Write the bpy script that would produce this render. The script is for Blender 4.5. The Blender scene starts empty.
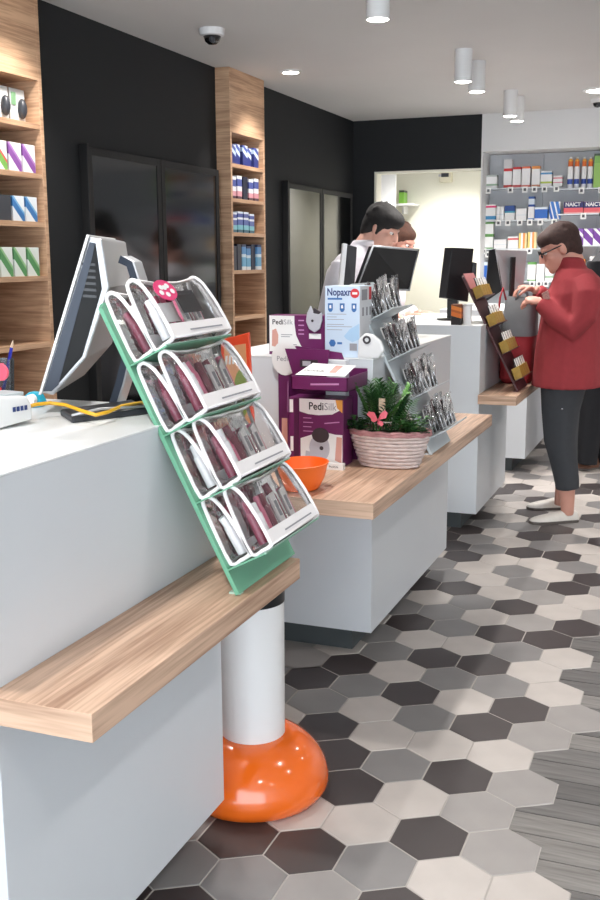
import bpy, bmesh, math, random
from mathutils import Vector, Matrix
RND = random.Random(11)
D = bpy.data
SC = bpy.context.scene
COL = SC.collection
V = Vector

# ------------------------------------------------------------------ camera
F_PX, PITCH, YAW, ROLL, EYE = 1021.485, 0.184553, 0.370633, -0.005589, 1.45
_cp, _sp, _cy, _sy = math.cos(PITCH), math.sin(PITCH), math.cos(YAW), math.sin(YAW)
FWD = V((-_sy * _cp, _cy * _cp, -_sp)); _rt = V((_cy, _sy, 0)); _up = _rt.cross(FWD)
RGT = _rt * math.cos(ROLL) + _up * math.sin(ROLL); UPV = -_rt * math.sin(ROLL) + _up * math.cos(ROLL)
CAMLOC = V((0, 0, EYE))
cam_d = D.cameras.new('camera'); cam = D.objects.new('camera', cam_d); COL.objects.link(cam)
cam_d.sensor_fit = 'HORIZONTAL'; cam_d.sensor_width = 36; cam_d.lens = 36 * F_PX / 600; cam_d.clip_start = 0.05
cam.matrix_world = Matrix(((RGT.x, UPV.x, -FWD.x, 0), (RGT.y, UPV.y, -FWD.y, 0), (RGT.z, UPV.z, -FWD.z, EYE), (0, 0, 0, 1)))
SC.camera = cam
def _ray(px, py): return FWD * F_PX + RGT * (px - 300) - UPV * (py - 450)
def at(px, py, Y): d = _ray(px, py); return CAMLOC + d * (Y / d.y)          # pixel on the plane y = Y
def atz(px, py, z): d = _ray(px, py); return CAMLOC + d * ((z - EYE) / d.z)  # pixel on the plane z
def atx(px, py, X): d = _ray(px, py); return CAMLOC + d * (X / d.x)

# ------------------------------------------------------------------ world, light, exposure
SC.view_settings.view_transform = 'Standard'; SC.view_settings.look = 'None'
SC.view_settings.gamma = 1.0; SC.view_settings.use_curve_mapping = False
SC.view_settings.exposure = 0.55
wd = D.worlds.new('daylight'); SC.world = wd; wd.use_nodes = True
wd.node_tree.nodes['Background'].inputs[0].default_value = (0.84, 0.92, 1.0, 1)
wd.node_tree.nodes['Background'].inputs[1].default_value = 4.4
SPOT_W = 40.0       # power of one downlight
CEIL = 2.54

# ------------------------------------------------------------------ helpers
def lin(c):
    f = lambda u: u / 12.92 if u <= 0.04045 else ((u + 0.055) / 1.055) ** 2.4
    return tuple(f(x / 255.0) for x in c) + (1.0,)
MATS = {}
def mat(name, rgb, rough=0.5, metal=0.0, ior=None, alpha=None, emit=0, noise=0, nscale=30, bump=0, trans=0, coat=0):
    if name in MATS: return MATS[name]
    m = D.materials.new(name); m.use_nodes = True; nt = m.node_tree; p = nt.nodes['Principled BSDF']
    p.inputs['Base Color'].default_value = lin(rgb); p.inputs['Roughness'].default_value = rough
    p.inputs['Metallic'].default_value = metal
    if ior: p.inputs['IOR'].default_value = ior
    if alpha is not None: p.inputs['Alpha'].default_value = alpha
    if trans: p.inputs['Transmission Weight'].default_value = trans
    if coat: p.inputs['Coat Weight'].default_value = coat
    if emit: p.inputs['Emission Color'].default_value = lin(rgb); p.inputs['Emission Strength'].default_value = emit
    if noise or bump:
        tc = nt.nodes.new('ShaderNodeTexCoord'); nz = nt.nodes.new('ShaderNodeTexNoise')
        nz.inputs['Scale'].default_value = nscale; nz.inputs['Detail'].default_value = 4
        nt.links.new(tc.outputs['Object'], nz.inputs['Vector'])
        if noise:
            mx = nt.nodes.new('ShaderNodeMixRGB'); mx.blend_type = 'MIX'
            mx.inputs[1].default_value = lin(tuple(max(0, x * (1 - noise)) for x in rgb))
            mx.inputs[2].default_value = lin(tuple(min(255, x * (1 + noise)) for x in rgb))
            nt.links.new(nz.outputs['Fac'], mx.inputs[0]); nt.links.new(mx.outputs[0], p.inputs['Base Color'])
        if bump:
            bp = nt.nodes.new('ShaderNodeBump'); bp.inputs['Strength'].default_value = bump; bp.inputs['Distance'].default_value = 0.004
            nt.links.new(nz.outputs['Fac'], bp.inputs['Height']); nt.links.new(bp.outputs[0], p.inputs['Normal'])
    MATS[name] = m; return m
def ramp_mat(name, stops, axis=(0, 0, 1), rough=0.4, space='Generated', off=0.0):
    """flat print: constant colour bands along an axis of the object's own box"""
    if name in MATS: return MATS[name]
    m = D.materials.new(name); m.use_nodes = True; nt = m.node_tree; p = nt.nodes['Principled BSDF']
    p.inputs['Roughness'].default_value = rough
    tc = nt.nodes.new('ShaderNodeTexCoord'); vm = nt.nodes.new('ShaderNodeVectorMath'); vm.operation = 'DOT_PRODUCT'
    vm.inputs[1].default_value = axis; nt.links.new(tc.outputs[space], vm.inputs[0])
    ad = nt.nodes.new('ShaderNodeMath'); ad.operation = 'ADD'; ad.inputs[1].default_value = off
    nt.links.new(vm.outputs['Value'], ad.inputs[0])
    cr = nt.nodes.new('ShaderNodeValToRGB'); cr.color_ramp.interpolation = 'CONSTANT'
    el = cr.color_ramp.elements
    while len(el) > 1: el.remove(el[-1])
    el[0].position = stops[0][0]; el[0].color = lin(stops[0][1])
    for q, c in stops[1:]:
        e = el.new(q); e.color = lin(c)
    nt.links.new(ad.outputs[0], cr.inputs[0]); nt.links.new(cr.outputs[0], p.inputs['Base Color'])
    MATS[name] = m; return m
def wood_mat(name, dark, light, scale=(26, 1.1, 26), rough=0.5):
    m = D.materials.new(name); m.use_nodes = True; nt = m.node_tree; p = nt.nodes['Principled BSDF']
    p.inputs['Roughness'].default_value = rough
    tc = nt.nodes.new('ShaderNodeTexCoord'); mp = nt.nodes.new('ShaderNodeMapping'); mp.inputs['Scale'].default_value = scale
    nt.links.new(tc.outputs['Object'], mp.inputs[0])
    n1 = nt.nodes.new('ShaderNodeTexNoise'); n1.inputs['Scale'].default_value = 1.0; n1.inputs['Detail'].default_value = 5; n1.inputs['Roughness'].default_value = 0.65
    if scale[0] > 5:      # boards cut across: the edge band's grain runs along x
        ge = nt.nodes.new('ShaderNodeNewGeometry'); sx = nt.nodes.new('ShaderNodeSeparateXYZ'); nt.links.new(ge.outputs['Normal'], sx.inputs[0])
        ab = nt.nodes.new('ShaderNodeMath'); ab.operation = 'ABSOLUTE'; nt.links.new(sx.outputs[1], ab.inputs[0])
        gt = nt.nodes.new('ShaderNodeMath'); gt.operation = 'GREATER_THAN'; gt.inputs[1].default_value = 0.7; nt.links.new(ab.outputs[0], gt.inputs[0])
        mv = nt.nodes.new('ShaderNodeMixRGB'); mv.inputs[1].default_value = tuple(scale) + (1,); mv.inputs[2].default_value = (scale[1], scale[0], scale[2] * .7, 1)
        nt.links.new(gt.outputs[0], mv.inputs[0]); nt.links.new(mv.outputs[0], mp.inputs['Scale'])
    mp2 = nt.nodes.new('ShaderNodeVectorMath'); mp2.operation = 'SCALE'; mp2.inputs['Scale'].default_value = 5; nt.links.new(mp.outputs[0], mp2.inputs[0])
    n2 = nt.nodes.new('ShaderNodeTexNoise'); n2.inputs['Scale'].default_value = 1.0; n2.inputs['Detail'].default_value = 3
    nt.links.new(mp.outputs[0], n1.inputs['Vector']); nt.links.new(mp2.outputs[0], n2.inputs['Vector'])
    mx = nt.nodes.new('ShaderNodeMath'); mx.operation = 'MULTIPLY_ADD'; mx.inputs[1].default_value = 0.7
    nt.links.new(n2.outputs['Fac'], mx.inputs[0]); nt.links.new(n1.outputs['Fac'], mx.inputs[2])
    cr = nt.nodes.new('ShaderNodeValToRGB'); e = cr.color_ramp.elements
    e[0].position = 0.62; e[0].color = lin(dark); e[1].position = 1.0; e[1].color = lin(light)
    nt.links.new(mx.outputs[0], cr.inputs[0]); nt.links.new(cr.outputs[0], p.inputs['Base Color'])
    MATS[name] = m; return m
def clear_mat(name, tint=(255, 255, 255), gloss=0.25, rough=0.08, bump=0.0, milk=0.0):
    """thin clear plastic film"""
    m = D.materials.new(name); m.use_nodes = True; nt = m.node_tree; nt.nodes.remove(nt.nodes['Principled BSDF'])
    out = nt.nodes['Material Output']; t = nt.nodes.new('ShaderNodeBsdfTransparent'); t.inputs[0].default_value = lin(tint)
    g = nt.nodes.new('ShaderNodeBsdfGlossy'); g.inputs['Roughness'].default_value = rough
    lw = nt.nodes.new('ShaderNodeLayerWeight'); lw.inputs['Blend'].default_value = gloss
    mx = nt.nodes.new('ShaderNodeMixShader'); nt.links.new(lw.outputs['Fresnel'], mx.inputs[0])
    nt.links.new(t.outputs[0], mx.inputs[1]); nt.links.new(g.outputs[0], mx.inputs[2])
    last = mx
    if milk:
        d = nt.nodes.new('ShaderNodeBsdfDiffuse'); d.inputs[0].default_value = lin((235, 235, 238))
        m2 = nt.nodes.new('ShaderNodeMixShader'); m2.inputs[0].default_value = milk
        nt.links.new(mx.outputs[0], m2.inputs[1]); nt.links.new(d.outputs[0], m2.inputs[2]); last = m2
    if bump:
        tc = nt.nodes.new('ShaderNodeTexCoord'); nz = nt.nodes.new('ShaderNodeTexNoise'); nz.inputs['Scale'].default_value = 45
        nt.links.new(tc.outputs['Object'], nz.inputs['Vector'])
        bp = nt.nodes.new('ShaderNodeBump'); bp.inputs['Strength'].default_value = bump; bp.inputs['Distance'].default_value = 0.01
        nt.links.new(nz.outputs['Fac'], bp.inputs['Height']); nt.links.new(bp.outputs[0], g.inputs['Normal'])
    nt.links.new(last.outputs[0], out.inputs[0]); MATS[name] = m; return m

ORG = {}
def tag(o, label=None, cat=None, group=None, kind=None):
    if label: o['label'] = label
    if cat: o['category'] = cat
    if group: o['group'] = group
    if kind: o['kind'] = kind
    return o
def thing(name, label, cat, loc=(0, 0, 0), group=None):
    o = D.objects.new(name, None); COL.objects.link(o); o.location = loc; o.empty_display_size = 0.05
    ORG[o.name] = V(loc); return tag(o, label, cat, group)
class B:
    def __init__(s): s.v = []; s.f = []; s.m = []; s.mi = 0
    def add(s, vs, fs):
        n = len(s.v); s.v += [V(q) for q in vs]; s.f += [tuple(i + n for i in f) for f in fs]; s.m += [s.mi] * len(fs); return s
    def box(s, x0, x1, y0, y1, z0, z1):
        return s.add([(x0, y0, z0), (x1, y0, z0), (x1, y1, z0), (x0, y1, z0), (x0, y0, z1), (x1, y0, z1), (x1, y1, z1), (x0, y1, z1)],
                     [(3, 2, 1, 0), (4, 5, 6, 7), (0, 1, 5, 4), (1, 2, 6, 5), (2, 3, 7, 6), (3, 0, 4, 7)])
    def obb(s, c, a, b, d):
        """oriented box: centre and three half vectors"""
        c, a, b, d = V(c), V(a), V(b), V(d)
        if a.cross(b).dot(d) < 0: a = -a
        q = [c + a * i + b * j + d * k for k in (-1, 1) for (i, j) in ((-1, -1), (1, -1), (1, 1), (-1, 1))]
        return s.add(q, [(3, 2, 1, 0), (4, 5, 6, 7), (0, 1, 5, 4), (1, 2, 6, 5), (2, 3, 7, 6), (3, 0, 4, 7)])
    def ring_loft(s, rings, cap=True, closed=False):
        n = len(rings[0]); k = len(rings); vs = [p for r in rings for p in r]; fs = []
        for i in range(k if closed else k - 1):
            for j in range(n):
                a, b = i * n + j, i * n + (j + 1) % n; c, d = ((i + 1) % k) * n + (j + 1) % n, ((i + 1) % k) * n + j
                fs.append((a, b, c, d))
        if cap and not closed: fs += [tuple(range(n - 1, -1, -1)), tuple(range((k - 1) * n, k * n))]
        return s.add(vs, fs)
    def tube(s, pts, r, seg=8, closed=False, flat=1.0):
        pts = [V(p) for p in pts]; n = len(pts); rr = r if isinstance(r, (list, tuple)) else [r] * n; rings = []; ref = None
        for i, p in enumerate(pts):
            if closed: t = (pts[(i + 1) % n] - pts[i - 1])
            else: t = pts[min(i + 1, n - 1)] - pts[max(i - 1, 0)]
            t.normalize()
            if ref is None: ref = V((0, 0, 1)) if abs(t.z) < 0.9 else V((1, 0, 0))
            a = (ref - t * ref.dot(t)).normalized(); b = t.cross(a); ref = a
            rings.append([p + (a * math.cos(w) + b * math.sin(w) * flat) * rr[i] for w in (2 * math.pi * j / seg for j in range(seg))])
        return s.ring_loft(rings, True, closed)
    def lathe(s, prof, c=(0, 0, 0), seg=32, sx=1, sy=1, close=False):
        """prof: (radius, z) from the bottom up"""
        c = V(c); rings = [[c + V((r * sx * math.cos(w), r * sy * math.sin(w), z)) for w in (2 * math.pi * j / seg for j in range(seg))] for r, z in prof]
        return s.ring_loft(rings, True)
    def prism(s, poly, fn, d0, d1):
        """poly in 2-D, fn(u, v, w) -> point, thickness from d0 to d1"""
        n = len(poly); vs = [fn(u, v, d0) for u, v in poly] + [fn(u, v, d1) for u, v in poly]
        fs = [tuple(range(n - 1, -1, -1)), tuple(range(n, 2 * n))] + [(i, (i + 1) % n, n + (i + 1) % n, n + i) for i in range(n)]
        return s.add(vs, fs)
    def ell(s, c, a, b, d, seg=16, rings=10):
        c, a, b, d = V(c), V(a), V(b), V(d)
        if a.cross(b).dot(d) < 0: a = -a
        vs = [c - d]; fs = []
        for i in range(1, rings):
            t = -math.pi / 2 + math.pi * i / rings
            vs += [c + (a * math.cos(w) + b * math.sin(w)) * math.cos(t) + d * math.sin(t) for w in (2 * math.pi * j / seg for j in range(seg))]
        vs.append(c + d); L = len(vs) - 1
        for j in range(seg):
            k = (j + 1) % seg; fs.append((0, 1 + k, 1 + j)); fs.append((L, L - seg + j, L - seg + k))
            for i in range(rings - 2): fs.append((1 + i * seg + j, 1 + i * seg + k, 1 + (i + 1) * seg + k, 1 + (i + 1) * seg + j))
        return s.add(vs, fs)
    def mesh(s, name, mats, org=V((0, 0, 0)), fix=False):
        me = D.meshes.new(name); me.from_pydata([tuple(p - org) for p in s.v], [], s.f)
        for m in (mats if isinstance(mats, (list, tuple)) else [mats]): me.materials.append(m)
        if any(s.m): me.polygons.foreach_set('material_index', s.m)
        if fix:
            bm = bmesh.new(); bm.from_mesh(me); bmesh.ops.recalc_face_normals(bm, faces=bm.faces); bm.to_mesh(me); bm.free()
        me.update(); return me
    def build(s, name, mats, parent=None, bevel=0, smooth=False, fix=True, loc=None):
        org = ORG.get(parent.name, V((0, 0, 0))) if parent else (V(loc) if loc else V((0, 0, 0)))
        me = s.mesh(name, mats, org, fix); o = D.objects.new(name, me); COL.objects.link(o)
        if parent: o.parent = parent; ORG[o.name] = org
        else: o.location = org; ORG[o.name] = org
        if bevel:
            md = o.modifiers.new('bevel', 'BEVEL'); md.width = bevel; md.segments = 2; md.limit_method = 'ANGLE'
        if smooth:
            me.polygons.foreach_set('use_smooth', [True] * len(me.polygons)); 
            if smooth == 'auto': me.set_sharp_from_angle(angle=math.radians(40))
        return o
def copy_tree(o, parent=None):
    c = o.copy(); COL.objects.link(c); c.parent = parent
    for ch in o.children: copy_tree(ch, c)
    return c
def struct(name, b, m, bevel=0, parent=None):
    o = b.build(name, m, parent, bevel)
    if not parent: o['kind'] = 'structure'
    return o
def words(txt, size, org, u, v, m, parent, name='lettering', bold=0.0, align='LEFT', squeeze=1.0):
    """flat lettering lying on a surface; org is the baseline start, u to the right, v up"""
    cu = D.curves.new(name, 'FONT'); cu.body = txt; cu.size = size; cu.align_x = align; cu.offset = bold; cu.resolution_u = 3
    to = D.objects.new(name, cu); COL.objects.link(to)
    dg = bpy.context.evaluated_depsgraph_get(); me = D.meshes.new_from_object(to.evaluated_get(dg))
    D.objects.remove(to); D.curves.remove(cu)
    u, v = V(u).normalized(), V(v).normalized(); n = u.cross(v)
    pr = ORG.get(parent.name, V((0, 0, 0)))
    for q in me.vertices: q.co = V(org) - pr + u * q.co.x * squeeze + v * q.co.y + n * 0.0006
    me.materials.clear(); me.materials.append(m); me.name = name
    o = D.objects.new(name, me); COL.objects.link(o); o.parent = parent; ORG[o.name] = pr
    o_end = max((q.co - (V(org) - pr)).dot(u) for q in me.vertices); words.end = V(org) + u * o_end; return o
def blob(name, b, m, parent, voxel=0.009, smooth=4, extra=None):
    """one continuous skin over overlapping lofts"""
    o = b.build(name, m, None, fix=True)
    md = o.modifiers.new('r', 'REMESH'); md.mode = 'VOXEL'; md.voxel_size = voxel
    ms = o.modifiers.new('s', 'SMOOTH'); ms.factor = 0.5; ms.iterations = smooth
    dg = bpy.context.evaluated_depsgraph_get(); me = D.meshes.new_from_object(o.evaluated_get(dg))
    old = o.data; org = ORG.get(parent.name, V((0, 0, 0)))
    D.objects.remove(o); D.meshes.remove(old)
    for q in me.vertices: q.co -= org
    me.polygons.foreach_set('use_smooth', [True] * len(me.polygons)); me.name = name
    me.materials.clear(); me.materials.append(m)
    o = D.objects.new(name, me); COL.objects.link(o); o.parent = parent; ORG[o.name] = org; return o

# ------------------------------------------------------------------ materials
M_black = mat('black_paint', (18, 21, 24), 0.75, noise=0.05, nscale=3)
M_ceil = mat('ceiling_paint', (214, 212, 210), 0.8, noise=0.02, nscale=2)
M_white = mat('white_paint', (222, 222, 222), 0.6)
M_cream = mat('cream_paint', (238, 236, 222), 0.7)
M_oak = wood_mat('oak_veneer', (160, 122, 94), (208, 170, 137), scale=(30, 1.3, 34))
M_slab = wood_mat('oak_worktop', (154, 118, 94), (218, 184, 158), scale=(24, .8, 24), rough=0.42)
M_lam = mat('white_laminate', (212, 216, 220), 0.42, noise=0.012, nscale=4)
M_lamtop = mat('white_worktop', (236, 238, 238), 0.35)
M_plinth = mat('grey_plinth', (72, 78, 80), 0.45)
M_grout = mat('grout', (176, 170, 164), 0.8)
M_frame = mat('black_frame', (13, 13, 15), 0.6)
M_dglass = mat('dark_glass', (12, 13, 14), 0.10, ior=1.65)
M_plastic_w = mat('white_plastic', (228, 228, 228), 0.35)
M_plastic_k = mat('black_plastic', (24, 25, 28), 0.35)
M_dgrey = mat('dark_grey_plastic', (52, 54, 60), 0.4)
M_silver = mat('silver_plastic', (186, 187, 190), 0.32, metal=0.35)
M_chrome = mat('chrome', (205, 205, 208), 0.16, metal=1.0)
M_lamp = mat('lamp_glow', (255, 250, 240), 0.4, emit=14)
M_clear = clear_mat('clear_film', gloss=0.22, rough=0.06, bump=0.25, milk=0.03)
M_crink = clear_mat('crinkled_film', gloss=0.20, rough=0.15, bump=0.9, milk=0.07)
M_paper = mat('white_card', (238, 238, 236), 0.6)
M_ink = mat('black_ink', (38, 36, 40), 0.6)
M_inkg = mat('grey_ink', (150, 150, 156), 0.6)

# ------------------------------------------------------------------ room shell
WX, BY = -2.69, 8.15            # black side wall, black end wall
struct('ceiling', B().box(-3.2, 3.4, -3.0, 11.0, CEIL, CEIL + 0.08), M_ceil)
wl = struct('wall_left', B().box(WX - 0.4, WX, -3.0, 3.257, 0, CEIL).box(WX - 0.4, WX, 3.757, 5.60, 0, CEIL).box(WX - 0.4, WX, 6.11, BY, 0, CEIL)
            .box(WX - 0.4, -2.92, 3.257, 3.757, 0, CEIL).box(WX - 0.4, -2.92, 5.60, 6.11, 0, CEIL), M_black)
struct('wall_back', B().box(WX, -1.645, BY, BY + 0.12, 2.139, CEIL).box(WX, -2.508, BY, BY + 0.12, 0, 2.139), M_black)
struct('wall_end', B().box(-1.645, -1.632, BY - 0.01, 9.2, 0, 2.26).box(-1.645, 3.4, BY - 0.01, 8.6, 2.26, CEIL).box(-1.632, 3.4, 8.45, 8.6, 0, 2.26), M_white)
struct('wall_right', B().box(3.3, 3.4, -3.0, 8.6, 0, CEIL), M_white)
# room behind the opening
struct('wall_backroom', B().box(-3.2, -1.645, 9.75, 9.85, 0, CEIL).box(-3.2, -3.1, BY + .12, 9.75, 0, CEIL).box(-1.645, -1.5, 9.2, 9.85, 0, CEIL), M_cream)
struct('trim_1', B().box(-2.508, -2.490, BY - 0.006, BY + 0.126, 0, 2.139).box(-2.490, -1.645, BY - 0.006, BY + 0.126, 2.125, 2.139), M_cream)

# ------------------------------------------------------------------ floor: hexagon tiles and plank tiles
floor = struct('floor', B().box(-3.2, 3.4, -3.0, 11.0, -0.12, -0.006), M_grout)
PX_, PY_ = 0.183, 0.167
TILE = {}
for k, rgb in dict(D=(66, 59, 59), G=(132, 129, 128), S=(157, 152, 149), W=(194, 186, 180)).items():
    m = mat('tile_' + k, rgb, 0.42, noise=0.06, nscale=9, bump=0.05)
    hb = B(); g = 0.0022
    hx = [(0, 2 / 3), (-.5, 1 / 3), (-.5, -1 / 3), (0, -2 / 3), (.5, -1 / 3), (.5, 1 / 3)]
    def ring(sx, z): return [V((u * (PX_ - 2 * sx), v * (PY_ - 2 * sx * PY_ / PX_), z)) for u, v in hx]
    hb.add(ring(g + .0012, 0), [tuple(range(6))])
    hb.ring_loft([ring(g + .0012, 0), ring(g, -.0012)], cap=False)
    hb.mi = 1; hb.ring_loft([ring(g, -.0012), ring(0, -.0022)], cap=False)
    hb.ring_loft([ring(0, -.0022), ring(0, -.009)], cap=False)
    TILE[k] = hb.mesh('hex_tile', [m, M_grout], fix=True)
ROWS = {-3: 'D', -2: 'GGSD', -1: 'DDGWW', 0: 'DWWDS', 1: 'GDWS', 2: 'DDGDS', 3: 'DWWW', 4: 'GWGDS', 5: 'GDWDS', 6: 'DWGGW', 7: 'GDDW', 8: 'GWWGW',
        9: 'DGDD', 10: 'GGWSD', 11: 'WGDWS', 12: 'DDWSW', 13: 'GWGDS', 14: 'GWGWD', 15: 'DWWGW', 16: 'DGDDW', 17: 'GWGW', 18: 'DWDGD', 19: 'GGDW',
        20: 'DWDGS', 21: 'WDWD'}
IMAX = {-3: 1, -2: 1, -1: 1, 0: 1, 1: 0, 2: 1, 3: 0, 4: 1, 5: 1, 6: 1, 7: 0, 8: 1, 9: 0, 10: 1}
def seen(p, mrg=20):
    q = V(p) - CAMLOC; d = q.dot(FWD)
    if d < .3: return 0
    x, y = 300 + F_PX * q.dot(RGT) / d, 450 - F_PX * q.dot(UPV) / d
    return 1 / d if (-mrg < x < 600 + mrg and -mrg < y < 900 + mrg) else 0
cells = []
for j in range(-22, 42):
    imax = IMAX.get(j, 1 if j < -3 else 1 + (j - 9) // 2)
    for i in range(-13, min(imax, 20) + 1):
        x = -.560 + i * PX_ + (j % 2) * PX_ / 2; y = 2.336 + j * PY_
        if x < -2.7 or x > 3.2 or y > 8.4: continue
        row = ROWS.get(j, '')
        k = row[i + 3] if 0 <= i + 3 < len(row) else RND.choice('DDGGGSWWW')
        if (j, i) in ((5, -4),): k = 'D'
        w = seen((x, y, 0)) if x > -1.22 else 0
        cells.append((w, x, y, k))
cells.sort(key=lambda c: -c[0])
rest = {k: B() for k in 'DGSW'}
for n, (w, x, y, k) in enumerate(cells):
    if n < 300 and w > 0:
        o = D.objects.new('hex_tile', TILE[k]); COL.objects.link(o); o.parent = floor; o.location = (x, y, 0)
    else:
        rest[k].add([V((x, y, 0)) + V((u * (PX_ - .006), v * (PY_ - .006), 0)) for u, v in hx], [tuple(range(6))])
rb = B()
for n, k in enumerate('DGSW'): rb.mi = n; rb.add(rest[k].v, rest[k].f)
o = rb.build('hex_tiles_further_off', [MATS['tile_' + k] for k in 'DGSW'], floor); o['kind'] = 'stuff'
M_plank = [wood_mat('plank_tile_%d' % n, a, b, scale=(1.6, 26, 26), rough=0.4) for n, (a, b) in enumerate([((92, 90, 88), (124, 121, 119)), ((108, 105, 102), (146, 142, 138)), ((78, 76, 75), (108, 106, 104))])]
PW = 0.103
pm = {}
def plank_mesh(L, n):
    if (L, n) not in pm:
        pm[(L, n)] = B().box(0, L - .004, 0.003, PW - .003, -.010, -.0026).mesh('plank_tile', M_plank[n], fix=True)
    return pm[(L, n)]
far = B(); far.mi = 0
for r in range(-24, 22):
    y = 2.34 + r * PW; x = -0.62 + RND.choice((0, .0, .1, .2)) - .2
    xs0 = -0.62
    first = RND.choice((.75, .9, 1.05, 1.2, 1.35))
    x = xs0; k = 0
    while x < 3.2:
        L = first if k == 0 else .9
        n = RND.randrange(3)
        vis = max(seen((x + L * t, y + .05, 0), 4) for t in (0, .1, .2, .3, .4, .5, .6, .7, .8, 1)) if y < 4.2 else 0
        if vis and x + L > -.45:
            o = D.objects.new('plank_tile', plank_mesh(L, n)); COL.objects.link(o); o.parent = floor; o.location = (x, y, 0)
        else:
            far.mi = n; far.box(x, min(x + L - .004, 3.28), y + .002, y + PW - .002, -.010, -.0026)
        x += L; k += 1
o = far.build('plank_tiles_further_off', M_plank, floor); o['kind'] = 'stuff'

# ------------------------------------------------------------------ ceiling lamps and cameras
def spot(loc, w=SPOT_W, size=120, col=(1, .965, .93), blend=.7, parent=None):
    l = D.lights.new('lamp_light', 'SPOT'); l.energy = w; l.spot_size = math.radians(size); l.spot_blend = blend; l.shadow_soft_size = .045; l.color = col
    o = D.objects.new('lamp_light', l); COL.objects.link(o)
    if parent: o.parent = parent; o.location = V(loc) - ORG[parent.name]
    else: o.location = loc
    return o
def cyl_lamp(x, y, label):
    t = thing('cylinder_downlight', label, 'ceiling lamp', (x, y, CEIL), 'cylinder downlights over the counters')
    z0 = 2.375
    B().lathe([(.040, z0 + .002), (.046, z0), (.046, CEIL)], (x, y, 0), 28).build('lamp_housing', M_plastic_w, t, smooth='auto')
    B().lathe([(.0, z0 - .004), (.030, z0 - .003), (.043, z0 + .001)], (x, y, 0), 24).build('lamp_lens', M_lamp, t)
    spot((x, y, z0 - .02), parent=t)
LX = -1.25
for y, lb in ((4.09, 'white cylinder downlight cut by the top of the picture'), (5.65, 'nearer white cylinder of the middle downlight pair'),
              (6.01, 'farther white cylinder of the middle downlight pair'), (7.10, 'nearer white cylinder of the pair before the white soffit'),
              (7.38, 'farther white cylinder of the pair before the white soffit'),
              (2.75, 'white cylinder downlight above the orange-based bin, out of frame'), (1.25, 'white cylinder downlight above the near counter, out of frame'), (-.3, 'white cylinder downlight behind the camera')):
    cyl_lamp(LX, y, lb)
def disc_lamp(x, y, label, w=SPOT_W, r=.05, size=130):
    t = thing('recessed_downlight', label, 'ceiling lamp', (x, y, CEIL), 'recessed round downlights')
    B().lathe([(r * .95, CEIL - .010), (r * 1.25, CEIL - .007), (r * 1.3, CEIL)], (x, y, 0), 28).build('lamp_ring', M_plastic_w, t, smooth='auto')
    B().lathe([(0, CEIL - .013), (r * .6, CEIL - .013), (r * .95, CEIL - .010)], (x, y, 0), 24).build('lamp_lens', M_lamp, t)
    spot((x, y, CEIL - .03), w=w, size=size, parent=t)
disc_lamp(-2.33, 5.88, 'round recessed downlight in front of the far oak column', 34, size=112)
disc_lamp(-2.33, 3.52, 'round recessed downlight in front of the near oak column, out of frame', 38, size=112)
disc_lamp(-.70, 7.30, 'bright flush round downlight above the woman at the right edge', 85, r=.09)
for k, (x, y) in enumerate(((.5, 5.2), (.5, 2.6), (.5, 0.2), (1.9, 5.2), (1.9, 2.6), (1.9, .2), (1.0, 7.3), (2.5, 7.3))):
    disc_lamp(x, y, 'added round fill downlight over the customer floor, outside the picture', 60 if y > 7 else 24, r=.09)  # unseen lamps added as fill; the rear pair brightens the goods wall
disc_lamp(-2.15, 9.0, 'added round fill downlight in the cream back room, hidden above the opening', 92, r=.09)  # unseen lamp added to keep the cream room bright
def dome(px, py, label, s=1.0, zc=CEIL):
    p = atz(px, py, zc); t = thing('dome_camera', label, 'security camera', (p.x, p.y, zc), 'ceiling dome cameras')
    B().lathe([(.044 * s, zc - .034 * s), (.058 * s, zc - .030 * s), (.062 * s, zc - .012 * s), (.062 * s, zc)], (p.x, p.y, 0), 28).build('camera_base', M_plastic_w, t, smooth='auto')
    B().lathe([(0.001, zc - .072 * s), (.02 * s, zc - .069 * s), (.035 * s, zc - .057 * s), (.043 * s, zc - .034 * s)], (p.x, p.y, 0), 24).build('camera_dome', M_dglass, t, smooth=True)
    B().ell((p.x + .012 * s, p.y - .022 * s, zc - .052 * s), (.016 * s, 0, 0), (0, .022 * s, 0), (0, 0, .016 * s), 12, 8).build('camera_lens', M_dgrey, t, smooth=True)
dome(212, 29, 'white ceiling dome camera before the near black wall')
dome(598, 99, 'small white dome camera at the right edge under the soffit', .8)

# ------------------------------------------------------------------ oak shelf columns
BOARDS = (1.985, 1.785, 1.588, 1.365, 1.085, .80, .50, .20)
def oak_column(y0, y1, label):
    t = thing('oak_shelf_column', label, 'shelf unit', (-2.75, (y0 + y1) / 2, 0), 'oak shelf columns')
    xb, xf, th = -2.91, -2.60, .024
    B().box(xb, xf, y0, y0 + th, 0, CEIL - .001).build('side_panel', M_oak, t, .0015)
    B().box(xb, xf, y1 - th, y1, 0, CEIL - .001).build('side_panel', M_oak, t, .0015)
    B().box(xb, xb + .012, y0 + th, y1 - th, 0, 2.18).build('back_panel', M_oak, t)
    B().box(xb, xf - .001, y0 + th, y1 - th, 2.18, CEIL - .001).build('header_panel', M_oak, t)
    for z in BOARDS:
        B().box(xb + .012, xf - .002, y0 + th, y1 - th, z, z + .022).build('shelf_board', M_oak, t, .0012)
oak_column(3.257, 3.757, 'oak shelf column at the left edge behind the near counter')
oak_column(5.60, 6.11, 'narrow oak shelf column between the two black glass cabinets')

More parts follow.
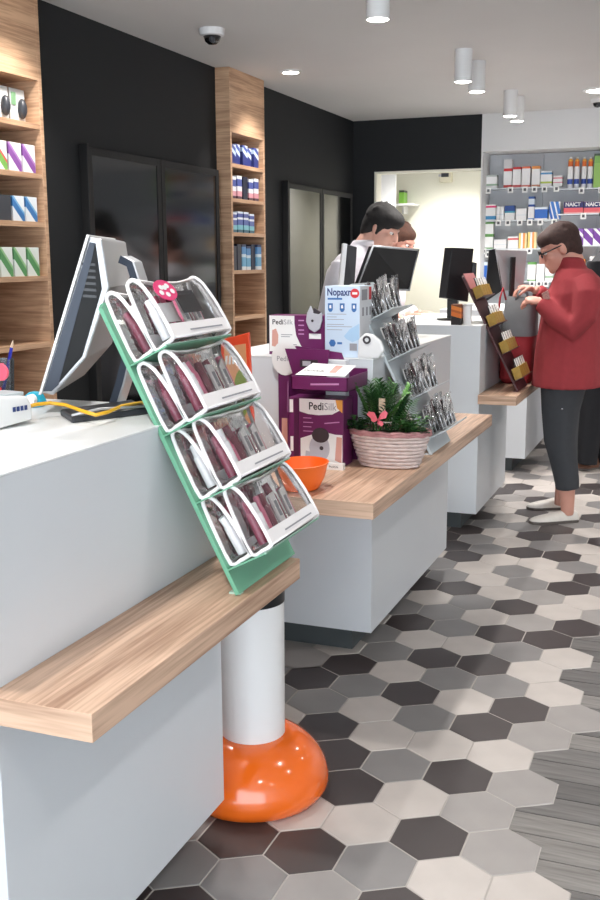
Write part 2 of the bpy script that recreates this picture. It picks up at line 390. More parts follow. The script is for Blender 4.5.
# ------------------------------------------------------------------ black glass cabinets on the side wall
def glass_cabinet(y0, ym, y1, label):
    t = thing('black_glass_cabinet', label, 'cabinet', (-2.65, (y0 + y1) / 2, 0), 'black glass cabinets')
    B().box(WX + .001, -2.669, y0 + .016, y1, .02, 1.945).build('cabinet_body', M_frame, t, .002)
    for a, b in ((y0 + .016, ym - .004), (ym + .004, y1)):
        d = B().box(-2.669, -2.653, a, a + .038, .04, 1.962).box(-2.669, -2.653, b - .038, b, .04, 1.962).box(-2.669, -2.653, a + .038, b - .038, 1.927, 1.962).box(-2.669, -2.653, a + .038, b - .038, .04, .08).build('door_frame', M_frame, t, .002)
        B().box(-2.667, -2.657, a + .038, b - .038, .08, 1.927).build('glass_pane', M_dglass, d)
    B().box(WX + .001, -2.645, y0, y0 + .016, .0, 1.975).build('side_panel', M_frame, t, .002)
glass_cabinet(4.15, 4.858, 5.55, 'black cabinet with two dark glass doors beside the near oak column')
glass_cabinet(6.61, 7.315, 8.02, 'black glass cabinet with pale greenish reflection near the opening')

# ------------------------------------------------------------------ counters
CF, CT, SZ = -1.05, 1.107, .75
def counter(y0, y1, label, shelf, wide=None, back=-1.66):
    t = thing('service_counter', label, 'counter', ((CF + back) / 2, (y0 + y1) / 2, 0), 'white service counters in a row')
    B().box(back, CF, y0, y1, .10, CT - .004).build('counter_body', M_lam, t, .0015)
    B().box(back - .003, CF + .0015, y0 - .0015, y1 + .0015, CT - .004, CT).build('counter_top', M_lamtop, t, .0012)
    B().box(back + .05, CF - .095, y0 + .07, y1 - .07, 0, .10).build('plinth', M_plinth, t)
    if shelf:
        sb = B().box(CF + .0005, -.85, shelf[0], shelf[1], SZ - .049, SZ)
        if wide: sb.box(back, CF + .0005, shelf[0], y0 - .0005, SZ - .049, SZ)
        sh = sb.build('oak_ledge', M_slab, t, .0012)
        B().box(CF + .001, -.87, y0 + .06, y1 - .06, SZ - .058, SZ - .0495).build('ledge_bracket', M_plinth, t)
    return t
counter(1.30, 2.157, 'nearest white counter whose oak ledge holds the green display stand', (1.278, 2.183))
counter(3.41, 4.612, 'white counter with oak ledge holding plant basket and grey display', (2.774, 4.606), wide=True)
counter(5.30, 6.17, 'white counter with a red and grey bag on its oak ledge', (5.265, 6.20))
counter(6.94, 7.95, 'farthest white counter behind the woman in red', (6.90, 7.95))

# ------------------------------------------------------------------ slanted display stands (all three are one design)
LEAN = math.radians(27.3)
TV = V((-math.sin(LEAN), 0, math.cos(LEAN)))      # up along the slanted panel
TW = V((math.cos(LEAN), 0, math.sin(LEAN)))       # out of the panel, towards the customer
STEP, TRAY = .163, .098
TRAYS = (.056, .212, .370, .534)                  # heights of the four trays along the panel
def stand(y0, w, m, label, edge, x=-.868, TRAY=TRAY):
    t = thing('display_stand', label, 'display stand', (x, y0 + w / 2, SZ), 'slanted counter display stands')
    P0 = V((x, y0, SZ + .006)); fn = lambda a, b, c: P0 + V((0, a, 0)) + TV * b + TW * c
    B().prism([(0, 0), (w, 0), (w, .672), (w - .015, .682), (.015, .682), (0, .672)], fn, -.010, 0).build('back_panel', m, t, .001)
    for k, h in enumerate(TRAYS):
        d = TRAY
        o = B().prism([(.0, 0), (w, 0), (w - .006, d), (.006, d)], lambda a, b, c: fn(a, h + c, b), -.0015, .0015).build('tray', m, t)
        B().prism([(.0, 0), (w, 0), (w, .0035), (0, .0035)], lambda a, b, c: fn(a, h + b, c), d - .002, d).build('tray_edge', edge, o)
    B().box(x - .030, x - .004, y0 + .012, y0 + .03, SZ, SZ + .004).build('foot_tab', edge, t)
    return t, fn
M_green = mat('green_card', (104, 164, 134), 0.45, noise=.02, nscale=6)
M_greenl = mat('green_edge', (178, 208, 192), 0.35)
M_lgrey = mat('pale_grey_card', (188, 196, 200), 0.4)
M_lgreye = mat('pale_grey_edge', (222, 226, 228), 0.3)
M_maroon = mat('maroon_card', (74, 42, 46), 0.45)
M_maroonl = mat('maroon_edge', (112, 76, 76), 0.4)

# --- green stand with see-through cosmetic pouches
st, fn1 = stand(1.876, .322, M_green, 'green slanted display stand with four trays on the nearest ledge', M_greenl)
M_pipe = mat('white_piping', (240, 236, 236), 0.4)
M_wine = mat('wine_tube', (128, 40, 66), 0.35)
M_rose = mat('rose_tube', (222, 120, 150), 0.4)
M_kit = mat('white_tube', (238, 236, 236), 0.35)
M_pinkc = mat('hot_pink_card', (226, 62, 120), 0.4)
def pouch_mesh_parts(W, H, T):
    """profile in (w, v): w out of the panel, v up the panel"""
    prof = [(.002, .0), (T * .5, -.001), (T - .003, .002), (T, .012), (T * .93, H * .45), (T * .72, H * .82), (T * .5, H * .965), (T * .3, H), (T * .1, H * .96), (.002, H * .80), (.0, H * .4)]
    return prof
def pouch(fn, a0, h, c0, label, seed, tilt=0.0, name='cosmetic_pouch', W=.285, H=.152, T=.054):
    r = random.Random(seed); base = fn(a0 + W / 2, h, c0 + T / 2)
    t = thing(name, label, 'cosmetic pouch', base, 'clear cosmetic pouches on the green stand')
    fl = lambda a, v, w: fn(a0 + a, h + .006 + v, c0 + w + tilt * v)
    prof = pouch_mesh_parts(W, H, T)
    def smooth(pr):
        out = []
        n = len(pr)
        for i in range(n):
            p0, p1, p2, p3 = pr[i - 1], pr[i], pr[(i + 1) % n], pr[(i + 2) % n]
            for u in (0, .5):
                out.append(tuple(.5 * ((2 * p1[k]) + (-p0[k] + p2[k]) * u + (2 * p0[k] - 5 * p1[k] + 4 * p2[k] - p3[k]) * u * u + (-p0[k] + 3 * p1[k] - 3 * p2[k] + p3[k]) * u ** 3) for k in (0, 1)))
        return out
    sp = smooth(prof); n = len(sp)
    sag = lambda a: 1 - .05 * math.sin(math.pi * a / W) * r.choice((.6, 1, 1.3))
    B().tube([fl(.004, v, w) for w, v in sp], .0048, 6, closed=True).build('piping', M_pipe, t, smooth=True)
    B().tube([fl(W - .004, v, w) for w, v in sp], .0048, 6, closed=True).build('piping', M_pipe, t, smooth=True)
    # film all round, slightly slack
    na = 7; rings = []
    for i in range(na):
        a = .004 + (W - .008) * i / (na - 1); k = sag(a) if 0 < i < na - 1 else 1
        rings.append([fl(a, v * (k if v > .05 else 1), w + r.uniform(-.0012, .0012)) for w, v in sp])
    B().ring_loft(rings, cap=True).build('clear_film', M_clear, t, smooth=True)
    # zip along the top, white band along the foot of the front
    B().tube([fl(.004 + (W - .008) * i / 6, H * .965 * sag(.004 + (W - .008) * i / 6) if 0 < i < 6 else H * .985, T * .42) for i in range(7)], .0042, 6).build('zip', M_pipe, t, smooth=True)
    o = B().add([fl(.004, .004, T + .0026), fl(W - .004, .004, T + .0026), fl(W - .004, .034, T * .965 + .0036), fl(.004, .034, T * .965 + .0036)], [(0, 1, 2, 3)]).build('white_band', M_pipe, t)
    B().add([fl(W * .3, .013, T + .0034), fl(W * .86, .013, T + .0034), fl(W * .86, .0165, T + .0034), fl(W * .3, .0165, T + .0034)], [(0, 1, 2, 3)]).build('print_line', M_inkg, o)
    B().tube([fl(.004, .004, T), fl(W - .004, .004, T)], .0036, 6).build('piping', M_pipe, t, smooth=True)
    B().tube([fl(.004, .004, .003), fl(W - .004, .004, .003)], .0034, 6).build('piping', M_pipe, t, smooth=True)
    # contents
    x = .014
    items = [('wine_tube', M_wine, .011), ('white_tube', M_kit, .012), ('rose_tube', M_rose, .009), ('wine_tube', M_wine, .012), ('white_sachet', M_kit, 0), ('wine_tube', M_wine, .011), ('white_sachet', M_kit, 0), ('rose_tube', M_rose, .010)]
    if r.random() < .5: items[0], items[1] = items[1], items[0]
    for nm, m, rad in items:
        lean = r.uniform(-.012, .012); hh = r.uniform(.085, .112)
        if rad:
            x += rad + .003
            if x + rad > W - .01: break
            zc = T * .5
            tb = B().tube([fl(x, .010, zc), fl(x + lean * .3, .010 + hh * .72, zc * .92), fl(x + lean * .4, .010 + hh * .74, zc * .92), fl(x + lean, .010 + hh, zc * .85)], [rad, rad, rad * .8, rad * .75], 10)
            o = tb.build(nm, m, t, smooth='auto')
            x += rad
        else:
            x += .016
            if x + .014 > W - .008: break
            ux = V((0, 1, 0)); c = fl(x, .052, T * .72)
            o = B().obb(c, V((0, .0135, 0)) + TV * lean, TV * .046, TW * .003).build(nm, m, t, .001)
            B().obb(c + TW * .0036 + TV * .01, (0, .006, 0), TV * .018, TW * .0005).build('print_block', M_inkg, o)
            x += .016
    return t, fl
ORD = ('first', 'second', 'third', 'fourth', 'fifth')
TRN = ('lowest', 'second lowest', 'second highest', 'top')
for k, h in enumerate(TRAYS):
    for q, c0 in enumerate((.002, .057)):
        nm = ('rear', 'front')[q]
        t, fl = pouch(fn1, .012 + .006 * (k % 2), h + .0015, c0, '%s clear pouch with white piping on the %s tray of the green stand' % (nm, TRN[k]), 20 + k * 3 + q, tilt=.02 * q)
        if k == 3 and q == 1:      # pink hang tag and black panel on the top front pouch
            P = lambda a, v, w: fl(a, v, w)
            tg = B().prism([(.046 * math.cos(w), .026 * math.sin(w)) for w in [2 * math.pi * i / 14 for i in range(14)]], lambda u, v, c: P(.070 + u, .112 + v, .0485 - .14 * v + c), 0, .0015).build('pink_tag', M_pinkc, t)
            B().prism([(-.005, -.02), (.005, -.02), (.005, -.075), (-.005, -.075)], lambda u, v, c: P(.079 + u, .105 + v, .052 - .0 * v + c), 0, .0015).build('tag_ribbon', M_rose, t)
            for du, dv in ((-.014, .007), (.014, .010), (0, -.011), (-.024, -.006), (.026, -.004), (.0, .006)):
                B().prism([(du + .009 * math.cos(w), dv + .0062 * math.sin(w)) for w in [2 * math.pi * i / 8 for i in range(8)]], lambda u, v, c: P(.070 + u, .112 + v, .0502 - .14 * v + c), 0, .0006).build('tag_spot', M_paper, tg)
            B().prism([(.115, .058), (.205, .058), (.205, .112), (.115, .112)], lambda u, v, c: P(u, v, .0475 - .013 * (v / .15) ** 2 + c), 0, .0015).build('black_label', M_ink, t)
            B().prism([(.008, .040), (.1, .040), (.1, .085), (.008, .085)], lambda u, v, c: P(u, v, .0475 - .009 * (v / .15) ** 2 + c), 0, .001).build('white_label', M_pipe, t)

# --- pale grey stand with bagged nail tools
st2, fn2 = stand(3.548, .30, M_lgrey, 'pale grey slanted display stand beside the plant basket', M_lgreye)
M_tool = mat('black_tool', (34, 28, 30), 0.3)
M_bord = mat('wine_dark_card', (92, 62, 66), 0.45)
def tool_bag(fn, a, h, c, label, seed):
    r = random.Random(seed); base = fn(a + .02, h, c)
    t = thing('bagged_tool', label, 'bagged tool', base, 'clear bags of tools on the grey stand')
    L = r.uniform(.095, .118); W = .052; lean = r.uniform(.25, .42); sk = r.uniform(-.03, .03)
    fl = lambda u, v, w: fn(a + u + sk * v / .1, h + .003 + v, c + w + lean * v * .35)
    B().prism([(.008, .004), (.022, .0), (.034, .05), (.029, L * .95), (.012, L * .95), (.008, .05)], lambda u, v, w: fl(u, v, w), .006, .012).build('tool_handle', M_tool, t, .001)
    B().tube([fl(.017, .004, .015), fl(.013, .05, .016), fl(.019, L * .7, .015)], .0028, 6).build('tool_blade', M_chrome, t, smooth=True)
    B().prism([(.004, L * .62), (W - .004, L * .62), (W - .004, L), (.004, L)], lambda u, v, w: fl(u, v, w), .0035, .005).build('card_header', M_bord if seed % 2 else M_paper, t)
    nu, nv = 5, 7; g = []
    for s_ in (0, 1):
        for j in range(nv):
            for i in range(nu):
                u = W * i / (nu - 1); v = (L + .012) * j / (nv - 1)
                bul = math.sin(math.pi * i / (nu - 1)) * (.010 if s_ else -.002) * (.35 + .65 * math.sin(math.pi * min(j + .6, nv - 1) / (nv - 1) * .85))
                g.append(fl(u + r.uniform(-.002, .002), v + r.uniform(-.003, .003), .008 + bul + r.uniform(-.003, .003) + .012 * (v / L) ** 3 * r.uniform(.2, 1.4)))
    fs = []
    for s_ in (0, 1):
        o_ = s_ * nu * nv
        for j in range(nv - 1):
            for i in range(nu - 1): fs.append((o_ + j * nu + i, o_ + j * nu + i + 1, o_ + (j + 1) * nu + i + 1, o_ + (j + 1) * nu + i))
    B().add(g, fs).build('clear_bag', M_crink, t)
    return t
for k, h in enumerate(TRAYS):
    for q in range(10):
        row, col = divmod(q, 5)
        tool_bag(fn2, .016 + col * .050 + .006 * row, h + .002, .012 + .040 * row,
                 '%s bagged tool from the left, %s row, %s tray of grey stand' % (ORD[col], ('rear', 'front')[row], TRN[k]), 100 + k * 12 + q)

# --- maroon stand with small mustard packs
st3, fn3 = stand(5.436, .30, M_maroon, 'maroon slanted display stand before the red and grey bag', M_maroonl, TRAY=.056)
M_must = mat('mustard_pack', (166, 132, 52), 0.35, noise=.12, nscale=60)
M_plaque = mat('dusty_pink_card', (176, 112, 112), 0.5)
B().prism([(.02, .60), (.28, .60), (.28, .69), (.02, .69)], fn3, .0005, .003).build('header_card', M_plaque, st3)
for k, h in enumerate(TRAYS):
    for q in range(4):
        a = .022 + q * .066; W = .060
        t = thing('mustard_pack', '%s mustard pack from the left on the %s tray of the maroon stand' % (ORD[q], TRN[k]), 'pack', fn3(a + W / 2, h + .002, .02), 'mustard packs on the maroon stand')
        fl = lambda u, v, w: fn3(a + u, h + .002 + v, .004 + w + .10 * v)
        B().prism([(0, 0), (W, 0), (W, .062), (0, .062)], fl, 0, .045).build('pack_body', M_must, t, .002)
        B().prism([(.008, .062), (W * .45, .062), (W * .45, .105), (.008, .105)], fl, .030, .033).build('card_top', M_paper, t)
        B().prism([(W * .58, .062), (W - .006, .062), (W - .006, .105), (W * .58, .105)], fl, .034, .037).build('card_top', M_paper, t)
        B().prism([(.004, .062), (W - .004, .062), (W - .004, .108), (.004, .108)], fl, .024, .0265).build('card_back', M_ink, t)

# ------------------------------------------------------------------ bin with domed orange foot
M_orange = mat('glossy_orange', (238, 106, 26), 0.16, coat=.6)
M_orangep = mat('orange_plastic', (246, 112, 36), 0.38)
bc = V((-1.08, 2.41, 0))
t = thing('pedestal_bin', 'white cylinder bin on a glossy orange domed foot', 'bin', bc)
B().lathe([(.182, .0), (.200, .008), (.210, .030), (.209, .050), (.201, .080), (.185, .110), (.160, .138), (.132, .158), (.108, .168), (.092, .170), (.05, .168)], bc, 48).build('orange_foot', M_orange, t, smooth=True)
B().lathe([(.088, .160), (.089, .50), (.089, .566), (.084, .568), (.083, .50), (.083, .30), (.0, .30)], bc, 40).build('white_drum', M_plastic_w, t, smooth='auto')
B().lathe([(.0845, .545), (.0905, .548), (.0905, .585), (.085, .587), (.083, .55)], bc, 40).build('dark_rim', M_plastic_k, t, smooth='auto')

# ------------------------------------------------------------------ boxes on and before the second counter
M_purple = mat('purple_card', (104, 30, 88), 0.4, noise=.03, nscale=5)
M_purpled = mat('dark_purple_card', (74, 22, 64), 0.4)
M_lilac = mat('lilac_print', (196, 140, 186), 0.5)
M_skin_print = mat('foot_print', (214, 160, 146), 0.5)
M_device = mat('device_grey', (186, 186, 194), 0.4)
M_deviced = mat('device_dark', (58, 52, 58), 0.35)
M_amber = mat('amber_print', (228, 162, 70), 0.5)
M_blue = mat('blue_print', (60, 110, 172), 0.5)
M_navy = mat('navy_print', (44, 62, 118), 0.5)
M_paleblue = mat('pale_blue_card', (198, 214, 232), 0.45, noise=.02, nscale=8)
M_red = mat('red_print', (206, 52, 62), 0.5)
XA, ZA = V((1, 0, 0)), V((0, 0, 1))
def facing(y):          # 2-D print on a face that looks towards -y
    return lambda u, v, w: V((u, y - w, v))
def disc(cx, cz, rx, rz, n=20, a0=0, a1=2 * math.pi): return [(cx + rx * math.cos(a0 + (a1 - a0) * i / n), cz + rz * math.sin(a0 + (a1 - a0) * i / n)) for i in range(n + (0 if abs(a1 - a0 - 2 * math.pi) < 1e-6 else 1))]
def device(fn, cx, cz, s, parent):
    o = B().prism(disc(cx, cz, .020 * s, .026 * s), fn, .0004, .0016).build('device_picture', M_device, parent)
    B().prism(disc(cx + .002 * s, cz + .024 * s, .017 * s, .014 * s), fn, .0014, .0022).build('device_head', M_deviced, o)
    B().prism(disc(cx + .004 * s, cz, .004 * s, .004 * s, 10), fn, .0016, .0022).build('device_button', M_deviced, o)
# purple cardboard display
DX0, DX1, DY = -1.385, -1.095, 3.235
t = thing('cardboard_display', 'purple cardboard display with a sloping tray beside the plant basket', 'display', ((DX0 + DX1) / 2, 3.31, SZ))
zt = at(290, 346, 3.38).z
B().prism([(-1.40, SZ), (-1.10, SZ), (-1.10, .98), (-1.16, zt - .02), (-1.33, zt), (-1.40, zt - .03)], facing(3.395), 0, .004).build('back_panel', M_purple, t)
B().prism(disc(-1.372, zt - .045, .052, .062), facing(3.390), 0, .0012).build('logo_disc', M_paper, t)
words('Pedi', .026, (-1.405, 3.3885, zt - .055), XA, ZA, M_inkg, t)
B().add([(-1.36, 3.39, SZ), (-1.305, 3.25, SZ), (-1.305, 3.25, .93), (-1.36, 3.39, 1.02), (-1.364, 3.39, SZ), (-1.309, 3.25, SZ), (-1.309, 3.25, .93), (-1.364, 3.39, 1.02)],
        [(0, 1, 2, 3), (7, 6, 5, 4), (0, 4, 5, 1), (3, 2, 6, 7), (1, 5, 6, 2), (0, 3, 7, 4)]).build('side_wing', M_purple, t)
B().prism([(-1.350, .90), (-1.318, .90), (-1.318, .80), (-1.335, .77), (-1.352, .80)], facing(3.300), 0, .001).build('foot_picture', M_skin_print, t)
z0, z1 = at(320, 391, 3.17).z, at(320, 377, 3.17).z; x0, x1 = at(291, 385, 3.17).x, at(347.5, 385, 3.17).x
tr = B().box(x0, x1, 3.17, 3.390, z0, z0 + .004).box(x0, x0 + .004, 3.17, 3.39, z0, z1).box(x1 - .004, x1, 3.17, 3.39, z0, z1).box(x0, x1, 3.17, 3.174, z0, z1).box(x0, x1, 3.386, 3.39, z0, z1 + .01).build('sloping_tray', M_purple, t, .0008)
B().prism([(x0 + .07, z0 + .018), (x1 - .03, z0 + .022), (x1 - .03, z0 + .028), (x0 + .07, z0 + .024)], facing(3.170), 0, .0006).build('print_line', M_lilac, tr)
lb = B().add([(x0 + .012, 3.178, z1 + .004), (x1 - .012, 3.178, z1 + .004), (x1 - .012, 3.30, z1 + .028), (x0 + .03, 3.30, z1 + .032)], [(0, 1, 2, 3)]).build('tray_card', M_paper, t)
words('PediSilk', .024, (x0 + .028, 3.215, z1 + .0125), XA, V((0, .97, .22)), M_ink, lb)
B().add([(x0 + .12, 3.21, z1 + .0115), (x0 + .145, 3.21, z1 + .0115), (x0 + .145, 3.285, z1 + .027), (x0 + .12, 3.285, z1 + .027)], [(0, 1, 2, 3)]).build('foot_picture', M_skin_print, lb)
xa, xb, za, zb = at(288, 350, 3.34).x, at(326, 350, 3.34).x, at(300, 377, 3.34).z, at(300, 349, 3.34).z
hd = B().prism([(xa + .02, za), (xb - .0, za), (xb + .012, zb - .0), (xa - .012, zb)], facing(3.345), 0, .005).build('header_board', M_purple, t)
B().prism([(xa + .045, za + .035), (xb - .03, za + .035), (xb - .03, za + .062), (xa + .045, za + .062)], facing(3.340), 0, .0006).build('device_picture', M_deviced, hd)
B().prism([(xa + .055, za + .04), (xa + .085, za + .04), (xa + .085, za + .057), (xa + .055, za + .057)], facing(3.3392), 0, .0006).build('print_block', M_device, hd)
B().prism([(-1.262, SZ), (-1.085, SZ), (-1.085, .772), (-1.262, .772)], facing(3.212), 0, .022).build('white_lip', M_paper, t)
words('PediSilk', .011, (-1.135, 3.1899, .757), XA, ZA, M_ink, t)
# boxed foot file standing in the display
bx0, bx1, by, bz0, bz1 = at(289, 430, 3.24).x, at(343.5, 430, 3.24).x, 3.238, SZ, at(320, 398.5, 3.24).z
t = thing('foot_file_box', 'purple and white boxed foot file standing under the sloping tray', 'box', ((bx0 + bx1) / 2, by + .05, SZ + .0))
body = B().box(bx0, bx1, by, by + .10, bz0 + .001, bz1).build('carton', M_purple, t, .001)
f = facing(by); w_ = bx1 - bx0; h_ = bz1 - bz0; P = lambda u, v: (bx0 + u * w_, bz0 + v * h_)
B().prism([P(.20, .99), P(.98, .99), P(.98, .86), P(.80, .775), P(.55, .755), P(.36, .765), P(.20, .80)], f, 0, .0006).build('white_print', M_paper, body)
B().prism([P(.86, .99), P(.985, .99), P(.985, .80), P(.89, .87)], f, .0006, .0010).build('amber_print', M_amber, body)
words('Pedi', .036, (bx0 + .37 * w_, by - .0005, bz0 + .835 * h_), XA, ZA, M_ink, body, bold=.0006, squeeze=.9)
words('Silk', .036, words.end + V((.002, 0, 0)), XA, ZA, M_inkg, body, squeeze=.9)
B().prism([P(.22, .03), P(.985, .03), P(.985, .48), P(.85, .48), P(.62, .52), P(.42, .46), P(.22, .40)], f, 0, .0006).build('white_print', M_paper, body)
B().prism([P(.02, .78), P(.085, .78), P(.085, .97), P(.02, .97)], f, 0, .0006).build('white_print', M_paper, body)
B().prism([P(.03, .20), P(.085, .20), P(.085, .42), P(.03, .42)], f, 0, .0006).build('white_print', M_paper, body)
B().prism([P(.10, .0), P(.19, .0), P(.19, .985), P(.10, .985)], f, 0, .0005).build('dark_stripe', M_purpled, body)
B().prism([P(.85, .10), P(.97, .06), P(.975, .44), P(.88, .45)], f, .0006, .0009).build('foot_picture', M_skin_print, body)
device(f, bx0 + .57 * w_, bz0 + .27 * h_, 1.85, body)
B().prism([P(.30, .10), P(.42, .10), P(.44, .20), P(.32, .22)], f, .0006, .0011).build('roller_picture', M_device, body)
for k in range(4): B().prism([P(.27, .70 - .065 * k), P(.42 + .03 * (k % 2), .70 - .065 * k), P(.42 + .03 * (k % 2), .712 - .065 * k), P(.27, .712 - .065 * k)], f, 0, .0005).build('print_line', M_lilac, body)
B().prism([P(.66, .63), P(.93, .66), P(.93, .675), P(.66, .645)], f, 0, .0005).build('print_line', M_lilac, body)
# narrow white carton behind the tray
t = B().box(-1.205, -1.130, 3.352, 3.388, SZ, at(330, 360, 3.36).z).build('white_carton', ramp_mat('white_blue_carton', [(0, (232, 236, 240)), (.86, (176, 190, 206)), (.90, (236, 238, 240))]), None, .001, loc=(-1.17, 3.37, SZ))
tag(t, 'narrow white carton wedged behind the purple display', 'box')
# foot file box on top of the counter
y = 3.47; qx0, qx1, qz1 = at(269, 330, y).x, at(325, 330, y).x, at(300, 315.5, y).z
t = thing('foot_file_box', 'white and purple boxed foot file on top of the second counter', 'box', ((qx0 + qx1) / 2, y + .04, CT))
body = B().box(qx0, qx1, y, y + .08, CT + .0005, qz1).build('carton', M_purple, t, .001)
f = facing(y); w_ = qx1 - qx0; h_ = qz1 - CT; P = lambda u, v: (qx0 + u * w_, CT + v * h_)
B().prism([P(.01, .08), P(.68, .08), P(.57, .25), P(.49, .5), P(.46, .8), P(.46, .99), P(.01, .99)], f, 0, .0006).build('white_print', M_paper, body)
words('Pedi', .026, (qx0 + .06 * w_, y - .0005, CT + .77 * h_), XA, ZA, M_ink, body, bold=.0004)
words('Silk', .026, words.end + V((.0015, 0, 0)), XA, ZA, M_inkg, body)
B().prism([P(.05, .22), P(.16, .18), P(.17, .5), P(.13, .66), P(.06, .62)], f, .0006, .0010).build('foot_picture', M_skin_print, body)
for v_, u1 in ((.50, .42), (.45, .38), (.25, .5), (.20, .55)): B().prism([P(.22, v_), P(u1, v_), P(u1, v_ + .018), P(.22, v_ + .018)], f, .0006, .0009).build('print_line', M_inkg, body)
for v_ in (.86, .74, .62, .52): B().prism([P(.53, v_), P(.63, v_), P(.63, v_ + .03), P(.53, v_ + .03)], f, 0, .0005).build('print_line', M_lilac, body)
B().prism([P(.72, .42), P(.93, .42), P(.93, .55), P(.72, .55)], f, 0, .0006).build('white_print', M_paper, body)
# device sample standing on that box's edge: shell with two horns
dz = at(315, 331, y + .005).z; dc = at(315, 320, y + .005)
dv = B().prism([(dc.x - .030, dc.z - .005), (dc.x - .018, dc.z - .032), (dc.x + .004, dc.z - .044), (dc.x + .024, dc.z - .030), (dc.x + .032, dc.z), (dc.x + .032, dc.z + .030), (dc.x + .020, dc.z + .022), (dc.x + .0, dc.z + .025), (dc.x - .012, dc.z + .052), (dc.x - .026, dc.z + .025)], facing(y - .001), 0, .010).build('device_cutout', M_device, t, .003)
B().prism([(dc.x + .0, dc.z + .045), (dc.x + .028, dc.z + .028), (dc.x + .018, dc.z + .020), (dc.x - .002, dc.z + .024)], facing(y - .003), 0, .006).build('device_head', M_deviced, dv)
B().prism(disc(dc.x - .004, dc.z - .002, .005, .005, 10), facing(y - .0112), 0, .001).build('device_button', M_deviced, dv)
# pale blue box with medical print
nx0, nx1, ny, nz1 = -1.236, -1.107, 3.432, 1.357
t = thing('pale_blue_box', 'tall pale blue medicine box on the corner of the second counter', 'box', ((nx0 + nx1) / 2, ny + .07, CT))
body = B().box(nx0, nx1, ny, ny + .14, CT + .0005, nz1).build('carton', M_paleblue, t, .001)
f = facing(ny); w_ = nx1 - nx0; h_ = nz1 - CT; P = lambda u, v: (nx0 + u * w_, CT + v * h_)
words('Nopaxr', .036, (nx0 + .06 * w_, ny - .0003, CT + .87 * h_), XA, ZA, M_navy, body, bold=.0008, squeeze=.78)
B().prism([P(.08, .81), P(.5, .81), P(.5, .835), P(.08, .835)], f, 0, .0004).build('print_line', M_blue, body)
o = B().prism(disc(*P(.86, .90), .0165, .0165), f, 0, .0006).build('red_roundel', M_red, body)
B().prism([P(.79, .885), P(.93, .885), P(.93, .915), P(.79, .915)], f, .0006, .001).build('print_line', M_paper, o)
for u in (.16, .50, .84):
    o = B().prism([P(u - .07, .67), P(u - .03, .64), P(u + .03, .64), P(u + .07, .67), P(u + .07, .76), P(u - .07, .76)], f, 0, .0006).build('pictogram', M_blue, body)
    B().prism([P(u - .03, .69), P(u + .03, .69), P(u + .02, .74), P(u - .03, .73)], f, .0006, .0009).build('pictogram_mark', M_paper, o)
for v_, u1 in ((.605, .62), (.565, .34), (.53, .55), (.46, .55), (.43, .78), (.385, .5)): B().prism([P(.06, v_), P(u1, v_), P(u1, v_ + .008), P(.06, v_ + .008)], f, 0, .0004).build('print_line', M_inkg, body)
B().prism([P(.55, .30), P(.72, .40), P(.99, .48), P(.99, .26), P(.80, .22), P(.62, .26)], f, 0, .0003).build('blue_wash', mat('wash_blue', (168, 200, 228), .5), body)
o = B().prism(disc(*P(.22, .20), .013, .014, 6), f, .0003, .0009).build('logo_block', M_blue, body)
B().prism([P(.36, .185), P(.50, .185), P(.50, .215), P(.36, .215)], f, .0003, .0007).build('print_block', M_blue, body)
B().prism([P(.72, .10), P(.93, .10), P(.93, .20), P(.72, .20)], f, .0003, .0007).build('print_block', M_inkg, body)
sd = lambda u, v, w: V((nx1 + w, ny + u * .14, CT + v * h_))
B().prism([(.01, .01), (.99, .01), (.99, .995), (.01, .995)], sd, 0, .0005).build('side_print', mat('side_white', (226, 228, 232), .5), body)
B().prism([(.15, .80), (.6, .80), (.6, .95), (.15, .95)], sd, .0005, .001).build('print_block', M_inkg, body)
B().prism([(.76, .80), (.95, .80), (.95, .98), (.76, .98)], sd, .0005, .001).build('red_print', M_red, body)
for u in (.2, .52, .8): B().prism([(u, .58), (u + .13, .58), (u + .13, .70), (u, .70)], sd, .0005, .001).build('print_block', M_inkg, body)
# white rounded tester leaning at the counter corner
p = at(373, 347, 3.42)
t = thing('white_tester', 'white rounded tester with a dark eyelet at the counter corner', 'tester', (p.x, 3.425, CT))
B().prism([(p.x - .055, CT), (p.x + .022, CT), (p.x + .042, CT + .03), (p.x + .030, CT + .062), (p.x + .0, CT + .085), (p.x - .028, CT + .088), (p.x - .052, CT + .068)], facing(3.430), 0, .018).build('tester_body', M_plastic_w, t, .006)
B().tube([V((p.x - .020 + .011 * math.cos(a), 3.4105, CT + .066 + .011 * math.sin(a))) for a in [2 * math.pi * i / 16 for i in range(16)]], .004, 6, closed=True).build('eyelet', M_deviced, t, smooth=True)

# orange price board behind the green stand
y = 2.93; ox0, ox1 = at(221, 360, y).x, at(249, 360, y).x; oz1 = at(235, 336, y).z
t = thing('orange_price_board', 'orange price board with a green roundel behind the green stand', 'sign', ((ox0 + ox1) / 2, y, SZ))
sk = lambda u, v, w: V((ox0 + u * (ox1 - ox0) + .022 * (1 - v) * u, y - w, SZ + v * (oz1 - SZ) + .012 * u * v))
B().prism([(0, 0), (1, 0), (1, 1), (0, .97)], sk, -.012, 0).build('board', mat('orange_red_frame', (236, 78, 40), .35), t, .002)
pn = B().prism([(.12, .30), (.88, .30), (.88, .93), (.12, .92)], sk, 0, .0015).build('print_panel', mat('peach_print', (226, 158, 110), .4, noise=.12, nscale=14), t)
B().prism([(.66 + .24 * math.cos(a), .60 + .16 * math.sin(a)) for a in [2 * math.pi * i / 18 for i in range(18)]], sk, .0015, .0025).build('green_roundel', mat('leaf_green_print', (128, 150, 44), .4), pn)
words('2\u20ac', .058, sk(.50, .55, .003), XA, ZA, M_paper, pn, bold=.0006, squeeze=.8)
